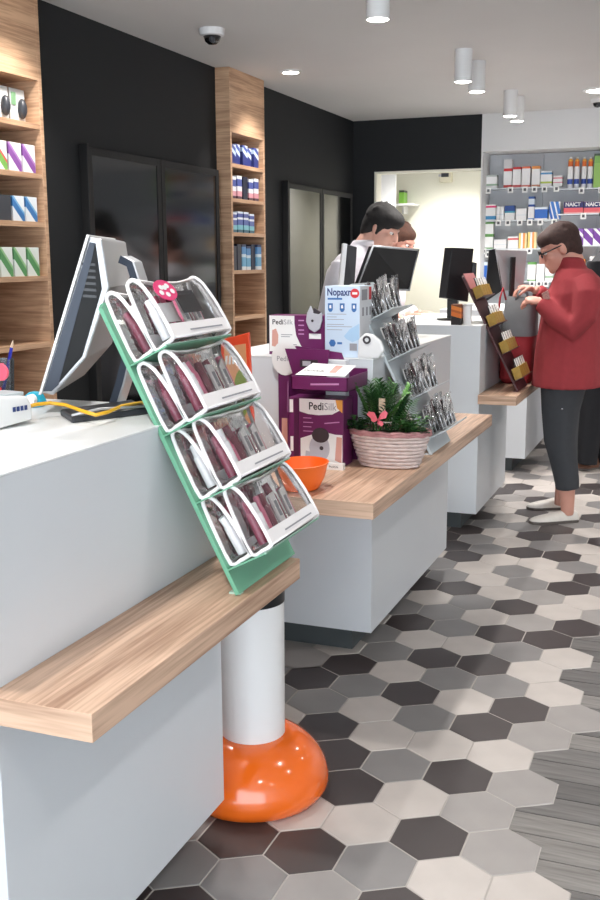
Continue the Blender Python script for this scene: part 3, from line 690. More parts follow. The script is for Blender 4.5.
for k in range(3): B().prism([(.15 + .12 * k, .80), (.22 + .12 * k, .80), (.24 + .12 * k, .86), (.17 + .12 * k, .86)], sk, .0015, .0022).build('white_print', M_paper, pn)

# orange bowl
c = V((-1.118, 2.885, SZ))
t = tag(B().lathe([(.045, 0), (.060, .004), (.078, .035), (.090, .078), (.093, .084), (.089, .085), (.074, .036), (.055, .010), (.0, .008)], c, 40, sx=.90, sy=1.12).build('orange_bowl', M_orangep, None, smooth='auto', loc=c), 'empty orange plastic bowl at the near end of the second ledge', 'bowl')

# ------------------------------------------------------------------ basket with plants
M_wick = mat('whitewashed_wicker', (214, 196, 190), 0.6, noise=.12, nscale=50)
M_wickp = mat('pinkish_wicker', (178, 128, 128), 0.6, noise=.15, nscale=60)
M_soil = mat('moss', (70, 66, 40), 0.9, noise=.3, nscale=60, bump=.5)
M_leaf = [mat('leaf_%d' % i, c, .45, noise=.18, nscale=30) for i, c in enumerate([(44, 88, 40), (62, 112, 50), (92, 146, 66), (34, 70, 38)])]
bc = V((-.962, 3.325, SZ)); RX, RY = .135, .082
t = thing('plant_basket', 'whitewashed wicker basket of green plants with a pink butterfly', 'plant basket', bc)
prof = lambda h: .70 + .30 * (h / .115) ** .8
NR = 9; h0 = .115
bs = B().lathe([(.0, .002), (.68, .002), (.69, .006), (.82, .04), (.93, .105), (.90, .105), (.78, .04), (.64, .01), (.0, .01)], bc, 32, sx=RX, sy=RY).build('basket_liner', M_wickp, t, smooth=True)
for k in range(NR):
    h = .008 + k * (h0 - .014) / (NR - 1); n = 44; pts = []
    for i in range(n):
        a = 2 * math.pi * i / n; kk = prof(h) + (.022 if (i // 2 + k) % 2 else -.012)
        pts.append(bc + V((RX * kk * math.cos(a), RY * kk * math.sin(a), h)))
    B().tube(pts, .0066, 5, closed=True).build('wicker_strand', M_wick, t, smooth=True)
for q, rad in ((h0 + .002, .007), (h0 + .010, .006)):
    B().tube([bc + V((RX * (1.03 + .015 * math.sin(9 * a)) * math.cos(a), RY * 1.03 * math.sin(a), q + .002 * math.sin(14 * a + q * 900))) for a in [2 * math.pi * i / 48 for i in range(48)]], rad, 6, closed=True).build('rim_braid', M_wickp, t, smooth=True)
B().ell(bc + V((0, 0, .10)), (RX * .93, 0, 0), (0, RY * .93, 0), (0, 0, .022), 20, 8).build('moss_bed', M_soil, t, smooth=True)
def leaf(b, p, d, L, W, droop=.3, nrm=V((0, 0, 1))):
    d = V(d).normalized(); s_ = d.cross(nrm)
    if s_.length < .05: s_ = d.cross(V((1, 0, 0)))
    s_.normalize(); up = s_.cross(d)
    pr = [(0, .08), (.3, .9), (.55, 1), (.8, .6), (1, .02)]
    vs = []; fs = []
    for u, w in pr:
        c_ = V(p) + d * L * u - V((0, 0, 1)) * droop * L * u * u
        vs += [c_ - s_ * W * w * .5 + up * .12 * W * w, c_, c_ + s_ * W * w * .5 + up * .12 * W * w]
    for i in range(len(pr) - 1):
        k = i * 3; fs += [(k, k + 1, k + 4, k + 3), (k + 1, k + 2, k + 5, k + 4)]
    b.add(vs, fs)
r = random.Random(5)
for k in range(24):      # feathery palm fronds
    az = r.uniform(0, 2 * math.pi); el = r.uniform(.80, 1.42); L = r.uniform(.15, .225)
    root = bc + V((-.025 + r.uniform(-.045, .045), r.uniform(-.03, .03), .112)); d = V((math.cos(az) * math.cos(el), math.sin(az) * math.cos(el) * .8, math.sin(el)))
    b = B(); pts = [root + d * L * u - V((0, 0, 1)) * .10 * L * u * u for u in (0, .25, .5, .75, 1)]
    b.tube(pts, .0016, 4)
    s_ = d.cross(V((0, 0, 1)) if abs(d.z) < .93 else V((.3, 1, 0))).normalized()
    for i in range(11):
        u = .22 + .78 * i / 10; q = root + d * L * u - V((0, 0, 1)) * .10 * L * u * u
        for sg in (-1, 1): leaf(b, q, d * .85 + s_ * sg * .8, .062 * (1.15 - .55 * u) * r.uniform(.85, 1.15), .0115, .25)
    b.build('palm_frond', M_leaf[(0, 1, 0, 3, 2)[k % 5]], t)
for k in range(44):      # small-leaved plant on the right, ivy on the left
    right = k < 30
    root = bc + V(((.02 if right else -.11) + r.uniform(0, .10 if right else .035), r.uniform(-.05, .045), .108))
    d = V((r.uniform(-.6, .9) if right else r.uniform(-.9, .2), r.uniform(-.8, .5), r.uniform(.55, 1.2))).normalized(); L = r.uniform(.05, .085) * (1 if right else .9)
    b = B(); b.tube([root, root + d * L * .5, root + d * L], .0012, 4)
    for i in range(7):
        u = .25 + .75 * i / 6; az = r.uniform(0, 6.28); leaf(b, root + d * L * u, V((math.cos(az), math.sin(az), .35)), r.uniform(.022, .034), .021, .2)
    b.build('leafy_sprig', M_leaf[(1, 0, 2, 3)[k % 4]], t)
pc = at(378, 420, 3.235); fnb = lambda u, v, w: pc + V((u, -w + .12 * abs(u), v))
M_bfly = mat('pink_felt', (240, 116, 132), .55)
bf = B().prism([(0, .004), (.010, .030), (.022, .042), (.034, .036), (.040, .020), (.030, .006), (.026, -.002)][::-1] + [(0, -.006)], fnb, 0, .003)
bf = B()
for rot, sc_, pts in ((.35, 1, [(0, 0), (.006, .022), (.020, .036), (.030, .028), (.026, .010)]), (2.15, 1.05, [(0, 0), (.006, .022), (.020, .036), (.030, .028), (.026, .010)]), (-.75, .8, [(0, 0), (.012, .016), (.026, .016), (.030, .004), (.016, -.004)]), (3.2, .8, [(0, 0), (.012, .016), (.026, .016), (.030, .004), (.016, -.004)])):
    c_, s_ = math.cos(rot - .45), math.sin(rot - .45)
    bf.prism([((x * c_ - z * s_) * sc_, (x * s_ + z * c_) * sc_) for x, z in pts], fnb, 0, .003)
bf = bf.build('butterfly', M_bfly, t)
B().tube([fnb(.0, -.012, .004), fnb(.004, .0, .005), fnb(.008, .014, .004)], [.0022, .003, .002], 6).build('butterfly_body', mat('deep_pink', (214, 84, 104), .5), bf)
B().tube([fnb(.004, -.005, -.004), fnb(.03, -.008, -.002), fnb(.045, -.006, -.006)], .0011, 5).build('butterfly_stick', M_wick, t)
q = at(382, 404, 3.26); B().box(q.x - .011, q.x + .011, q.y, q.y + .004, q.z - .03, q.z + .018).build('wooden_plant_tag', mat('pale_wood', (206, 180, 156), .6), t)

# ------------------------------------------------------------------ monitors and small things on the counters
def slab(name, q, off, m, parent, bevel=.002):
    """flat body from four corner points (clockwise) and an offset vector for its thickness"""
    q = [V(p) for p in q]; off = V(off)
    return B().add(q + [p + off for p in q], [(0, 1, 2, 3), (7, 6, 5, 4), (0, 4, 5, 1), (1, 5, 6, 2), (2, 6, 7, 3), (3, 7, 4, 0)]).build(name, m, parent, bevel)
A = math.radians(23); dW = V((-math.sin(A), math.cos(A), 0)); dN = V((math.cos(A), math.sin(A), 0))
P0 = at(41, 393, 1.93); wm = .40
t = thing('monitor', 'tilted monitor seen edge-on at the nearest counter', 'monitor', V((P0.x, P0.y, CT)) + dW * .2)
mf = lambda s, z, w: P0 + dN * s + V((0, 0, z)) + dW * w
prof = [(0, 0), (.124, .347), (.150, .341), (.163, .235), (.104, .078), (.026, -.006)]
sh = B().prism(prof, lambda a, b, c: mf(a, b, c), .004, wm - .004).build('monitor_shell', M_silver, t, .004)
inn = [(.006, .004), (.124, .334), (.136, .332), (.146, .232), (.096, .082), (.024, .004)]
B().prism(inn, lambda a, b, c: mf(a, b, c), .0, .006).build('side_cover', mat('side_black', (13, 15, 18), .75), t, .001)
B().prism([(.006, .004), (.124, .334), (.136, .332), (.128, .300), (.040, .018), (.024, .004)], lambda a, b, c: mf(a, b, c), -.0015, .002).build('front_band', mat('dark_blue_grey', (52, 60, 74), .55), t)
B().prism([(-.006, -.004), (.0, -.004), (.124, .349), (.118, .351)], lambda a, b, c: mf(a, b, c), -.001, wm).build('screen_bezel', M_plastic_w, t, .001)
for k in range(6): B().prism([(.104 + .004 * k * 0, .29 - .014 * k), (.134, .288 - .014 * k), (.134, .282 - .014 * k), (.104, .284 - .014 * k)], lambda a, b, c: mf(a, b, c), -.0012, .001).build('vent_slot', M_plastic_k, t)
Y2 = 2.10; neck = [at(x, y, Y2) for x, y in ((114, 404), (121, 382), (130, 345), (136, 305), (136, 280), (131, 264), (121, 259))]
nb = B()
rings = []
for i, p in enumerate(neck):
    d = (neck[min(i + 1, 6)] - neck[max(i - 1, 0)]).normalized(); nrm = V((0, 1, 0)).cross(d).normalized()
    rings.append([p + nrm * a * .009 + V((0, 1, 0)) * b for a, b in ((-1, -.0), (1, -.0), (1, .04), (-1, .04))])
nb.ring_loft(rings).build('stand_neck', M_silver, t, .003)
nb = B().ring_loft([[q + V((-.004, -.0015, 0)) for q in rg[:2]] + [q + V((-.004, -.0005, 0)) for q in (rg[1], rg[0])] for rg in rings], cap=True).build('neck_stripe', mat('dark_blue_grey', (40, 46, 58)), t)
c0 = at(100, 300, 2.03); B().tube([mf(.15, .2, .2), mf(.18, .19, .2), neck[4] + V((-.012, .02, 0))], .016, 10).build('tilt_hinge', M_plastic_k, t)
bq = [atz(60, 411, CT + .012), atz(72, 418, CT + .012), atz(150, 409, CT + .012), atz(132, 401, CT + .012)]
slab('stand_base', [q + V((0, 0, .004)) for q in bq], (0, 0, -.0155), M_dgrey, t, .004)
B().tube([bq[1] + V((0, 0, .006)), bq[1].lerp(bq[2], .35) + V((0, 0, .013)), bq[2] + V((0, 0, .006))], .003, 6).build('base_trim', M_silver, t, smooth=True)
tag(B().tube([atz(x, y, z) for x, y, z in ((26, 407, CT + .03), (36, 404.5, CT + .034), (50, 403, CT + .032), (66, 405, CT + .03), (82, 411, CT + .026), (96, 415, CT + .0235), (108, 412, CT + .0235), (122, 406, CT + .0235), (140, 403, CT + .022), (150, 403, CT + .012))], .0042, 8)
    .build('yellow_cable', mat('yellow_cable', (232, 176, 40), .4), None, smooth=True, loc=(-1.3, 1.9, CT)), 'yellow cable running past the foot of the edge-on monitor', 'cable')
# white card terminal
q0 = atz(33, 424, CT); q1 = atz(-14, 433, CT)
ex = (q0 - q1).normalized(); ey = V((-ex.y, ex.x, 0)); L = (q0 - q1).length; tl = lambda a, b, c: q1 + ex * a + ey * b + V((0, 0, c))
t = thing('card_terminal', 'white card terminal with blue print at the left edge', 'card terminal', q1 + ex * L / 2)
B().prism([(0, 0), (L, .010), (L, .040), (L - .012, .062), (0, .072)], lambda a, c, b: tl(a, b, c), 0, .09).build('terminal_body', M_plastic_w, t, .005)
for k in range(4): B().prism([(L - .056 + .011 * k, .033), (L - .048 + .011 * k, .033), (L - .048 + .011 * k, .043), (L - .056 + .011 * k, .043)], lambda a, c, w: tl(a, -.0008 - w, c), 0, .0006).build('blue_print', M_navy, t)
B().obb(tl(L - .03, .05, .065), ex * .028, ey * .03, V((0, 0, .004))).build('keypad', M_lgrey, t, .001)
# clear cup with pen, eraser on its side and a red packet
c = atz(4, 407, CT); c.z = CT
t = thing('clear_cup', 'clear plastic cup at the left edge of the nearest counter', 'cup', c)
B().lathe([(.0, .002), (.024, .002), (.030, .115), (.0285, .115), (.0225, .004), (.0, .004)], c, 24).build('cup_wall', clear_mat('clear_cup_plastic', (225, 232, 238), .3, .05, milk=.03), t, smooth='auto')
p1, p0 = at(13, 340, c.y + .01), at(3, 392, c.y)
t = thing('pencil', 'blue pencil with pale tip standing in the clear cup', 'pencil', (c.x, c.y, CT + .005))
d = (p1 - p0).normalized()
B().tube([p0 - d * .02, p1 - d * .018], .0042, 6).build('pencil_shaft', mat('blue_lacquer', (44, 48, 150), .3), t)
B().tube([p1 - d * .018, p1], [.0042, .0008], 6).build('pencil_tip', mat('pale_wood', (206, 180, 156)), t)
p = at(2, 372, c.y - .035)
t = thing('pink_clip', 'pink round clip hanging on the clear cup', 'clip', (p.x, p.y, p.z - .02))
B().prism(disc(p.x, p.z, .020, .020), facing(p.y), 0, .008).build('clip_disc', mat('coral_pink', (240, 96, 118), .35), t, .001)
B().box(p.x - .004, p.x + .004, p.y - .003, p.y + .004, p.z - .02, p.z + .02).build('clip_arm', mat('coral_pink', (240, 96, 118)), t)
p = atz(6, 407, CT)
t = tag(B().box(p.x - .032, p.x + .016, p.y - .05, p.y - .032, CT + .0, CT + .052).build('red_packet', ramp_mat('red_yellow_packet', [(0, (200, 44, 48)), (.3, (226, 186, 92)), (.5, (206, 40, 44)), (.8, (232, 120, 110)), (.86, (206, 40, 44))]), None, .002, loc=(p.x, p.y - .04, CT)), 'small red packet leaning against the clear cup', 'packet')
p = atz(30, 403, CT + .01)
t = thing('cyan_tape_dispenser', 'cyan plastic tape dispenser before the edge-on monitor', 'tape dispenser', (p.x, p.y, CT))
M_cyan = mat('cyan_plastic', (36, 176, 206), .35)
B().prism([(-.055, 0), (.03, 0), (.036, .012), (.026, .034), (.006, .038), (-.02, .018), (-.055, .016)], lambda a, b, w: V((p.x + a * .8, p.y + a * .5 + w, CT + b)), -.012, .012).build('dispenser_body', M_cyan, t, .003)
B().prism(disc(p.x + .012, CT + .02, .013, .013, 16), facing(p.y - .005), 0, .012).build('tape_roll', M_paper, t)

# second counter: monitor turned away and a slim upright screen
t = thing('monitor', 'black-backed monitor with silver rim beside the man in white', 'monitor', (-1.42, 4.28, CT))
q = [at(373, 246, 4.12), at(418.5, 250, 4.38), at(409, 290, 4.36), at(357, 288, 4.10)]
off = V((-.03, .035, 0))
slab('screen_back', q, off, M_plastic_k, t, .004)
rim = B().tube([p + V((.001, -.002, 0)) for p in q] , .0055, 6, closed=True).build('silver_rim', M_silver, t, smooth=True)
mc = sum(q, V((0, 0, 0))) / 4
B().obb((mc.x - .0, mc.y + .0, (mc.z + CT) / 2 - .02), (.035, 0, 0), (0, .02, 0), (0, 0, (mc.z - CT) / 2 - .02)).build('stand_neck', M_plastic_k, t, .004)
B().lathe([(.075, 0), (.075, .008), (.02, .014)], (mc.x, mc.y, CT), 28).build('stand_base', M_plastic_k, t)
t = thing('slim_screen', 'slim upright screen with a white edge behind the pale blue box', 'screen', (-1.55, 4.05, CT))
q = [at(345.5, 244, 3.95), at(357, 247, 4.03), at(354, 292, 4.02), at(341, 292, 3.95)]
slab('screen_body', q, (-.055, .16, 0), M_dgrey, t, .003)
slab('white_edge', [at(343, 243, 3.948), at(347.5, 244, 3.948), at(343, 292, 3.948), at(338.5, 292, 3.948)], (-.058, .155, 0), M_plastic_w, t, .002)
B().obb(((q[2].x + q[3].x) / 2 - .04, 4.06, (q[2].z + CT) / 2), (.03, 0, 0), (0, .03, 0), (0, 0, (q[2].z - CT) / 2)).build('stand_neck', M_plastic_k, t, .003)
B().obb(((q[2].x + q[3].x) / 2 - .04, 4.06, CT + .006), (.045, 0, 0), (0, .055, 0), (0, 0, .006)).build('stand_base', M_plastic_k, t, .003)
# third counter
t = thing('monitor', 'black flat monitor back above the maroon display stand', 'monitor', (-1.30, 5.75, CT))
q = [at(452, 247.5, 5.70), at(474, 248.5, 5.80), at(468, 302, 5.78), at(446, 298, 5.68)]
slab('screen_back', q, (-.05, .03, 0), M_plastic_k, t, .003)
slab('side_clip', [at(473, 262, 5.79), at(477, 263, 5.80), at(476, 282, 5.80), at(471, 281, 5.79)], (-.03, .03, 0), M_plastic_k, t)
p = (q[2] + q[3]) / 2; B().obb((p.x - .03, p.y + .03, (p.z + CT) / 2 + .01), (.03, 0, 0), (0, .015, 0), (0, 0, (p.z - CT) / 2 + .01)).build('stand_neck', M_plastic_k, t)
B().lathe([(.09, 0), (.09, .008), (.02, .012)], (p.x - .03, p.y + .03, CT), 24).build('stand_base', M_plastic_k, t)
t = thing('monitor', 'bulky silver-backed monitor before the woman in red', 'monitor', (-1.18, 6.0, CT))
q = [at(495, 249, 5.88), at(527.5, 250, 6.05), at(523, 291, 6.05), at(502, 291, 5.90)]
slab('rear_shell', q, (-.035, .10, .0), M_silver, t, .006)
slab('screen_front', [at(489, 250, 5.90), at(496, 248.5, 5.885), at(503, 290, 5.90), at(484, 303, 5.95)], (-.03, .15, 0), M_plastic_k, t, .003)
slab('cable_cover', [at(511.5, 257, 5.93), at(516, 257, 5.955), at(514, 300, 5.955), at(510, 300, 5.93)], (-.01, .02, 0), M_plastic_k, t)
p = at(513, 291, 6.0); B().obb((p.x, 6.02, (p.z + CT) / 2), (.025, 0, 0), (0, .02, 0), (0, 0, (p.z - CT) / 2)).build('stand_neck', M_plastic_k, t)
B().lathe([(.10, 0), (.10, .008), (.03, .014)], (p.x, 6.02, CT), 24).build('stand_base', M_plastic_k, t)
p = atz(456, 325, CT)
t = tag(B().box(p.x - .028, p.x + .026, p.y, p.y + .05, CT, CT + .108).build('orange_black_box', ramp_mat('orange_black_print', [(0, (34, 26, 26)), (.42, (214, 112, 40)), (.62, (180, 88, 36)), (.72, (222, 128, 50)), (.9, (120, 66, 36))], axis=(.12, 0, .95)), None, .003, loc=(p.x, p.y + .02, CT)), 'small orange and black box on the near end of the third counter', 'box')
p = atz(466, 325, CT)
t = tag(B().lathe([(.0, .0), (.022, .0), (.026, .100), (.029, .102), (.029, .108), (.025, .108), (.021, .006), (0, .006)], (p.x, p.y + .03, CT), 24).build('white_cup', M_plastic_w, None, smooth='auto', loc=(p.x, p.y + .03, CT)), 'plain white cup beside the orange and black box', 'cup')
for k, (x, y, dz, lb) in enumerate(((440, 318, .004, 'sheet of white paper on the third counter beside the orange box'), (440, 315, .011, 'upper white paper sheet on the third counter'))):
    p = atz(x, y, CT + dz); tag(B().obb((p.x, p.y, CT + dz), (.10, .03, 0), (-.04, .13, 0), (0, 0, .0035)).build('paper_sheet', M_paper, None, .001, loc=(p.x, p.y, CT)), lb, 'paper')
# red and grey bag on the third ledge
bx, by0 = -.952, 5.93
t = thing('shopping_bag', 'soft bag with grey top and red bottom on the third ledge', 'bag', (bx, by0, SZ))
rg = lambda z, hw, hd, dx=0: [V((bx + dx + hw * math.copysign(abs(math.cos(a)) ** .5, math.cos(a)), by0 + hd * math.copysign(abs(math.sin(a)) ** .5, math.sin(a)), SZ + z)) for a in [2 * math.pi * i / 24 for i in range(24)]]
M_bagr = mat('red_cloth', (150, 38, 46), .8, noise=.12, nscale=18, bump=.3); M_bagg = mat('grey_cloth', (112, 114, 116), .85, noise=.08, nscale=22, bump=.3)
B().ring_loft([rg(.002, .075, .13), rg(.03, .094, .155), rg(.15, .094, .15, .0), rg(.27, .090, .135, .004)]).build('red_lower_part', M_bagr, t, smooth='auto')
B().ring_loft([rg(.268, .092, .137, .004), rg(.36, .091, .125, .004), rg(.44, .088, .11, .006), rg(.485, .086, .09, .006)]).build('grey_upper_part', M_bagg, t, smooth='auto')
B().tube([at(506, 300, 5.83), at(503, 288, 5.83), at(500, 298, 5.80), at(498, 318, 5.79), at(497, 335, 5.79)], .006, 8).build('red_piping', M_bagr, t, smooth=True)
B().tube([at(516, 300, 5.84), at(520, 291, 5.84), at(527, 293, 5.85), at(529, 302, 5.86)], .008, 8).build('handle', M_bagg, t, smooth=True)

# ------------------------------------------------------------------ goods in the oak columns
def goods(name, label, cat, group, x, y0, y1, z, h, m, depth=.06, face=None):
    """one carton standing on a board of an oak column, front towards +x"""
    b = B().box(x - depth, x, y0, y1, z, z + h)
    o = b.build(name, m, None, .001, loc=(x - depth / 2, (y0 + y1) / 2, z))
    return tag(o, label, cat, group)
XF = -2.606
def swoosh(name, base, c1, c2): return ramp_mat(name, [(0, base), (.18, base), (.36, c1), (.58, c2), (.66, base)], axis=(0, .45, .62))
KW = [swoosh('swoosh_violet', (236, 232, 236), (140, 84, 160), (176, 130, 190)), swoosh('swoosh_blue', (232, 236, 240), (60, 120, 180), (120, 176, 216)), swoosh('swoosh_green', (228, 234, 226), (88, 150, 92), (150, 196, 140))]
M_blister = mat('pale_blister_card', (206, 208, 206), .35)
yy = 3.703
for row, z in enumerate((1.985, 1.785, 1.588, 1.365)):
    y = yy - .004 * row
    rn = ('top', 'second', 'third', 'fourth')[row]
    for q in range(4):
        w = (.098, .082, .076, .078)[row]; h = (.132, .112, .100, .118)[row]; y1 = y - q * (w + .012); y0 = y1 - w
        if y0 < 3.285: break
        on = ('first', 'second', 'third', 'fourth')[q]
        lb = 'from right, %s board of left oak column' % rn
        if row == 0:
            t = thing('blister_pack', '%s pale blister pack with dark device %s' % (on, lb), 'pack', (XF - .03, (y0 + y1) / 2, z + .022), 'packs in the left oak column')
            B().box(XF - .05, XF - .045 + .0, y0, y1, z + .022, z + .022 + h).build('backing_card', M_blister, t)
            B().ell((XF - .035, (y0 + y1) / 2 + .018, z + .022 + h * .42), (.02, 0, 0), (0, .020, 0), (0, 0, .040), 14, 10).build('dark_device', M_dgrey, t, smooth=True)
            B().box(XF - .044, XF - .042, y0 + .008, y0 + .036, z + .03 + h * .45, z + .02 + h * .9).build('green_print', mat('sage_print', (120, 160, 120), .5), t)
            continue
        m = KW[row - 1] if not (row == 1 and q >= 2) and not (row == 2 and q >= 2) else (swoosh('swoosh_red_green', (236, 232, 228), (120, 176, 84), (220, 86, 84)) if row == 1 else (mat('charcoal_box', (62, 64, 70), .4) if q == 2 else mat('salmon_box', (222, 106, 92), .45)))
        col = ('violet', 'blue', 'green')[row - 1]
        if row == 1 and q >= 2: col = 'red and green'
        if row == 2 and q == 2: col = 'charcoal'
        if row == 2 and q == 3: col = 'salmon'
        goods('carton', '%s carton with %s print %s' % (on, col, lb), 'box', 'cartons in the left oak column', XF - .004, y0, y1, z + .022, h, m)
BL = [ramp_mat('toiletry_a', [(0, (40, 48, 110)), (.55, (190, 206, 226)), (.72, (60, 74, 140)), (.9, (200, 206, 210))], axis=(0, .25, .8)),
      ramp_mat('toiletry_b', [(0, (72, 44, 60)), (.12, (214, 150, 160)), (.34, (230, 228, 232)), (.55, (70, 82, 150)), (.86, (226, 228, 234))]),
      ramp_mat('toiletry_c', [(0, (48, 92, 110)), (.14, (126, 190, 200)), (.36, (84, 98, 160)), (.62, (226, 230, 236)), (.72, (76, 86, 150)), (.9, (214, 220, 230))]),
      ramp_mat('toiletry_d', [(0, (226, 228, 230)), (.14, (110, 170, 204)), (.5, (206, 220, 230)), (.62, (88, 140, 190)), (.9, (40, 44, 80))]),
      mat('navy_box', (24, 26, 50), .35)]
for row, (z, n, h, lay) in enumerate(((1.985, 5, .118, (0, 0, 0, 0, 0)), (1.785, 5, .135, (1, 1, 4, 1, 1)), (1.588, 4, .125, (2, 2, 2, 2)), (1.365, 6, .155, (4, 4, 3, 3, 4, 3)))):
    rn = ('top', 'second', 'third', 'fourth')[row]; y = 5.632; hw = (.070, .066, .070, .060)[row]
    for q in range(n):
        y0 = y + q * (hw + (.014, .018, .016, .009)[row]); k = lay[q]; col = ('blue-white', 'pink-footed blue', 'teal-footed blue', 'light blue', 'navy')[k]
        goods('toiletry_box', '%s box from the left, %s, on the %s board of the narrow oak column' % (('first', 'second', 'third', 'fourth', 'fifth', 'sixth')[q], col, rn), 'box', 'toiletries in the narrow oak column',
              XF - .006 + (.012 if row == 3 and q == 5 else 0) - (.012 if row == 0 and q % 2 else 0), y0, y0 + hw, z + .022, h * (1 if q % 3 else .93), BL[k], .05)
M_tagd = mat('tag_print', (84, 84, 90), .6)
def price_tag(parent, c, w=.032, n=V((0, -1, 0)), u=XA):
    o = B().obb(c, u * w / 2, V((0, 0, w * .55)), n * .001).build('price_tag', M_paper, parent)
    B().obb(c + n * .0014, u * w * .24, V((0, 0, w * .26)), n * .0003).build('tag_print', M_tagd, o)

# ------------------------------------------------------------------ wall of goods behind the woman
M_peg = mat('grey_back_panel', (190, 193, 197), .55, noise=.02, nscale=6)
M_gshelf = mat('pale_glass_shelf', (206, 212, 216), .15)
t = thing('goods_wall', 'grey panelled wall shelving full of medicine boxes behind the woman', 'shelf unit', (-.3, 8.4, 0))
YB = 8.445
for k in range(6):
    x0 = -1.630 + k * .425
    B().box(x0, x0 + .421, YB - .014, YB, 0, 2.258).build('back_panel', M_peg, t, .001)
LEFT_Z, RIGHT_Z = (1.995, 1.745, 1.525, 1.27, 1.02, .77, .52, .27), (1.975, 1.785, 1.545, 1.30, 1.05, .80, .55, .30)
SHX = -1.085
for zs, xa, xb in ((LEFT_Z, -1.630, SHX), (RIGHT_Z, SHX + .004, .92)):
    for z in zs:
        o = B().box(xa, xb, 8.29, YB - .014, z - .010, z).build('glass_shelf', M_gshelf, t, .001)
for x, z in ((488, 1.995), (510, 1.995), (524.5, 1.995), (534, 1.995), (544, 1.995), (556, 1.995), (499, 1.745), (508.5, 1.745), (520.5, 1.745), (530.5, 1.745), (541, 1.745), (555, 1.745), (485, 1.525), (489.5, 1.50), (531, 1.525),
             (581, 1.975), (600.5, 1.975), (584, 1.785), (535, 1.27), (542, 1.27), (549, 1.27)):
    p = at(x, 200, 8.286); price_tag(t, V((p.x, 8.287, z - .02)), .042)
W_ = (236, 236, 236)
def stripes(name, *st, axis=(0, 0, 1)): return ramp_mat('carton_' + name, list(st), axis=axis)
GM = dict(
    a=stripes('a', (0, W_), (.18, (150, 176, 150)), (.32, W_), (.85, (190, 200, 196))),
    b=stripes('b', (0, (206, 70, 66)), (.09, W_), (.58, (206, 44, 48)), (.68, (214, 212, 212))),
    c=stripes('c', (0, (216, 104, 104)), (.12, W_), (.88, (204, 48, 50))),
    d=stripes('d', (0, (222, 120, 110)), (.1, W_), (.9, (222, 104, 64))),
    e=stripes('e', (0, (220, 150, 120)), (.1, W_), (.86, (226, 146, 70))),
    f=stripes('f', (0, W_), (.2, (180, 200, 80)), (.32, W_), (.78, (80, 150, 200)), (.9, W_)),
    g=stripes('g', (0, W_), (.3, (224, 150, 160)), (.4, W_), (.7, (216, 120, 130)), (.82, W_)),
    s=stripes('s', (0, (224, 226, 232)), (.14, (48, 76, 160)), (.30, W_), (.70, (224, 112, 48)), (.86, (232, 168, 70)), (.95, W_)),
    h=stripes('h', (0, (150, 196, 96)), (.72, (128, 180, 84)), (.93, (80, 96, 80))),
    i=stripes('i', (0, W_), (.06, (70, 150, 200)), (.28, W_), (.80, (222, 70, 120)), (.92, W_)),
    j=stripes('j', (0, W_), (.5, (70, 160, 180)), (.62, (40, 72, 140)), (.9, (40, 72, 140))),
    k=stripes('k', (0, W_), (.4, (210, 220, 226)), (.46, W_)),
    l=stripes('l', (0, (70, 120, 190)), (.06, W_), (.56, (40, 80, 160)), (.66, (214, 224, 234)), (.9, (50, 90, 160))),
    m=stripes('m', (0, W_), (.1, (46, 104, 190)), (.82, (220, 230, 240))),
    n=stripes('n', (0, W_), (.12, (40, 100, 190)), (.28, W_), (.36, (60, 120, 200)), (.56, W_), (.66, (60, 120, 200)), (.86, W_), axis=(.7, 0, .3)),
    o=stripes('o', (0, (236, 170, 168)), (.12, (228, 96, 104)), (.48, (44, 44, 104)), (.90, (80, 60, 100))),
    p=stripes('p', (0, (100, 160, 84)), (.08, W_), (.86, (100, 156, 84))),
    q=stripes('q', (0, W_), (.72, (214, 80, 80)), (.86, W_)),
    r=stripes('r', (0, (236, 206, 120)), (.28, W_), (.52, (232, 150, 80)), (.78, (238, 222, 170)), axis=(1, 0, 0)),
    u=stripes('u', (0, W_), (.16, W_), (.30, (112, 60, 150)), (.62, W_), (.76, (130, 84, 170)), axis=(.35, 0, .65)),
    v=stripes('v', (0, (224, 206, 90)), (.3, W_), (.5, (90, 120, 170)), (.7, (226, 140, 70))),
)
DSC = dict(a='pale sage', b='red-banded white', c='red-topped white', d='vermilion-topped white', e='orange-topped white', f='blue and lime', g='small pink-lined', s='orange-capped spray', h='lime green', i='pink-striped white', j='teal and navy', k='plain white', l='stacked blue and white', m='bright blue', n='blue-striped white', o='navy and red', p='green-edged white', q='red-lined white', r='orange and yellow', u='violet-swirled white', v='yellow and orange')
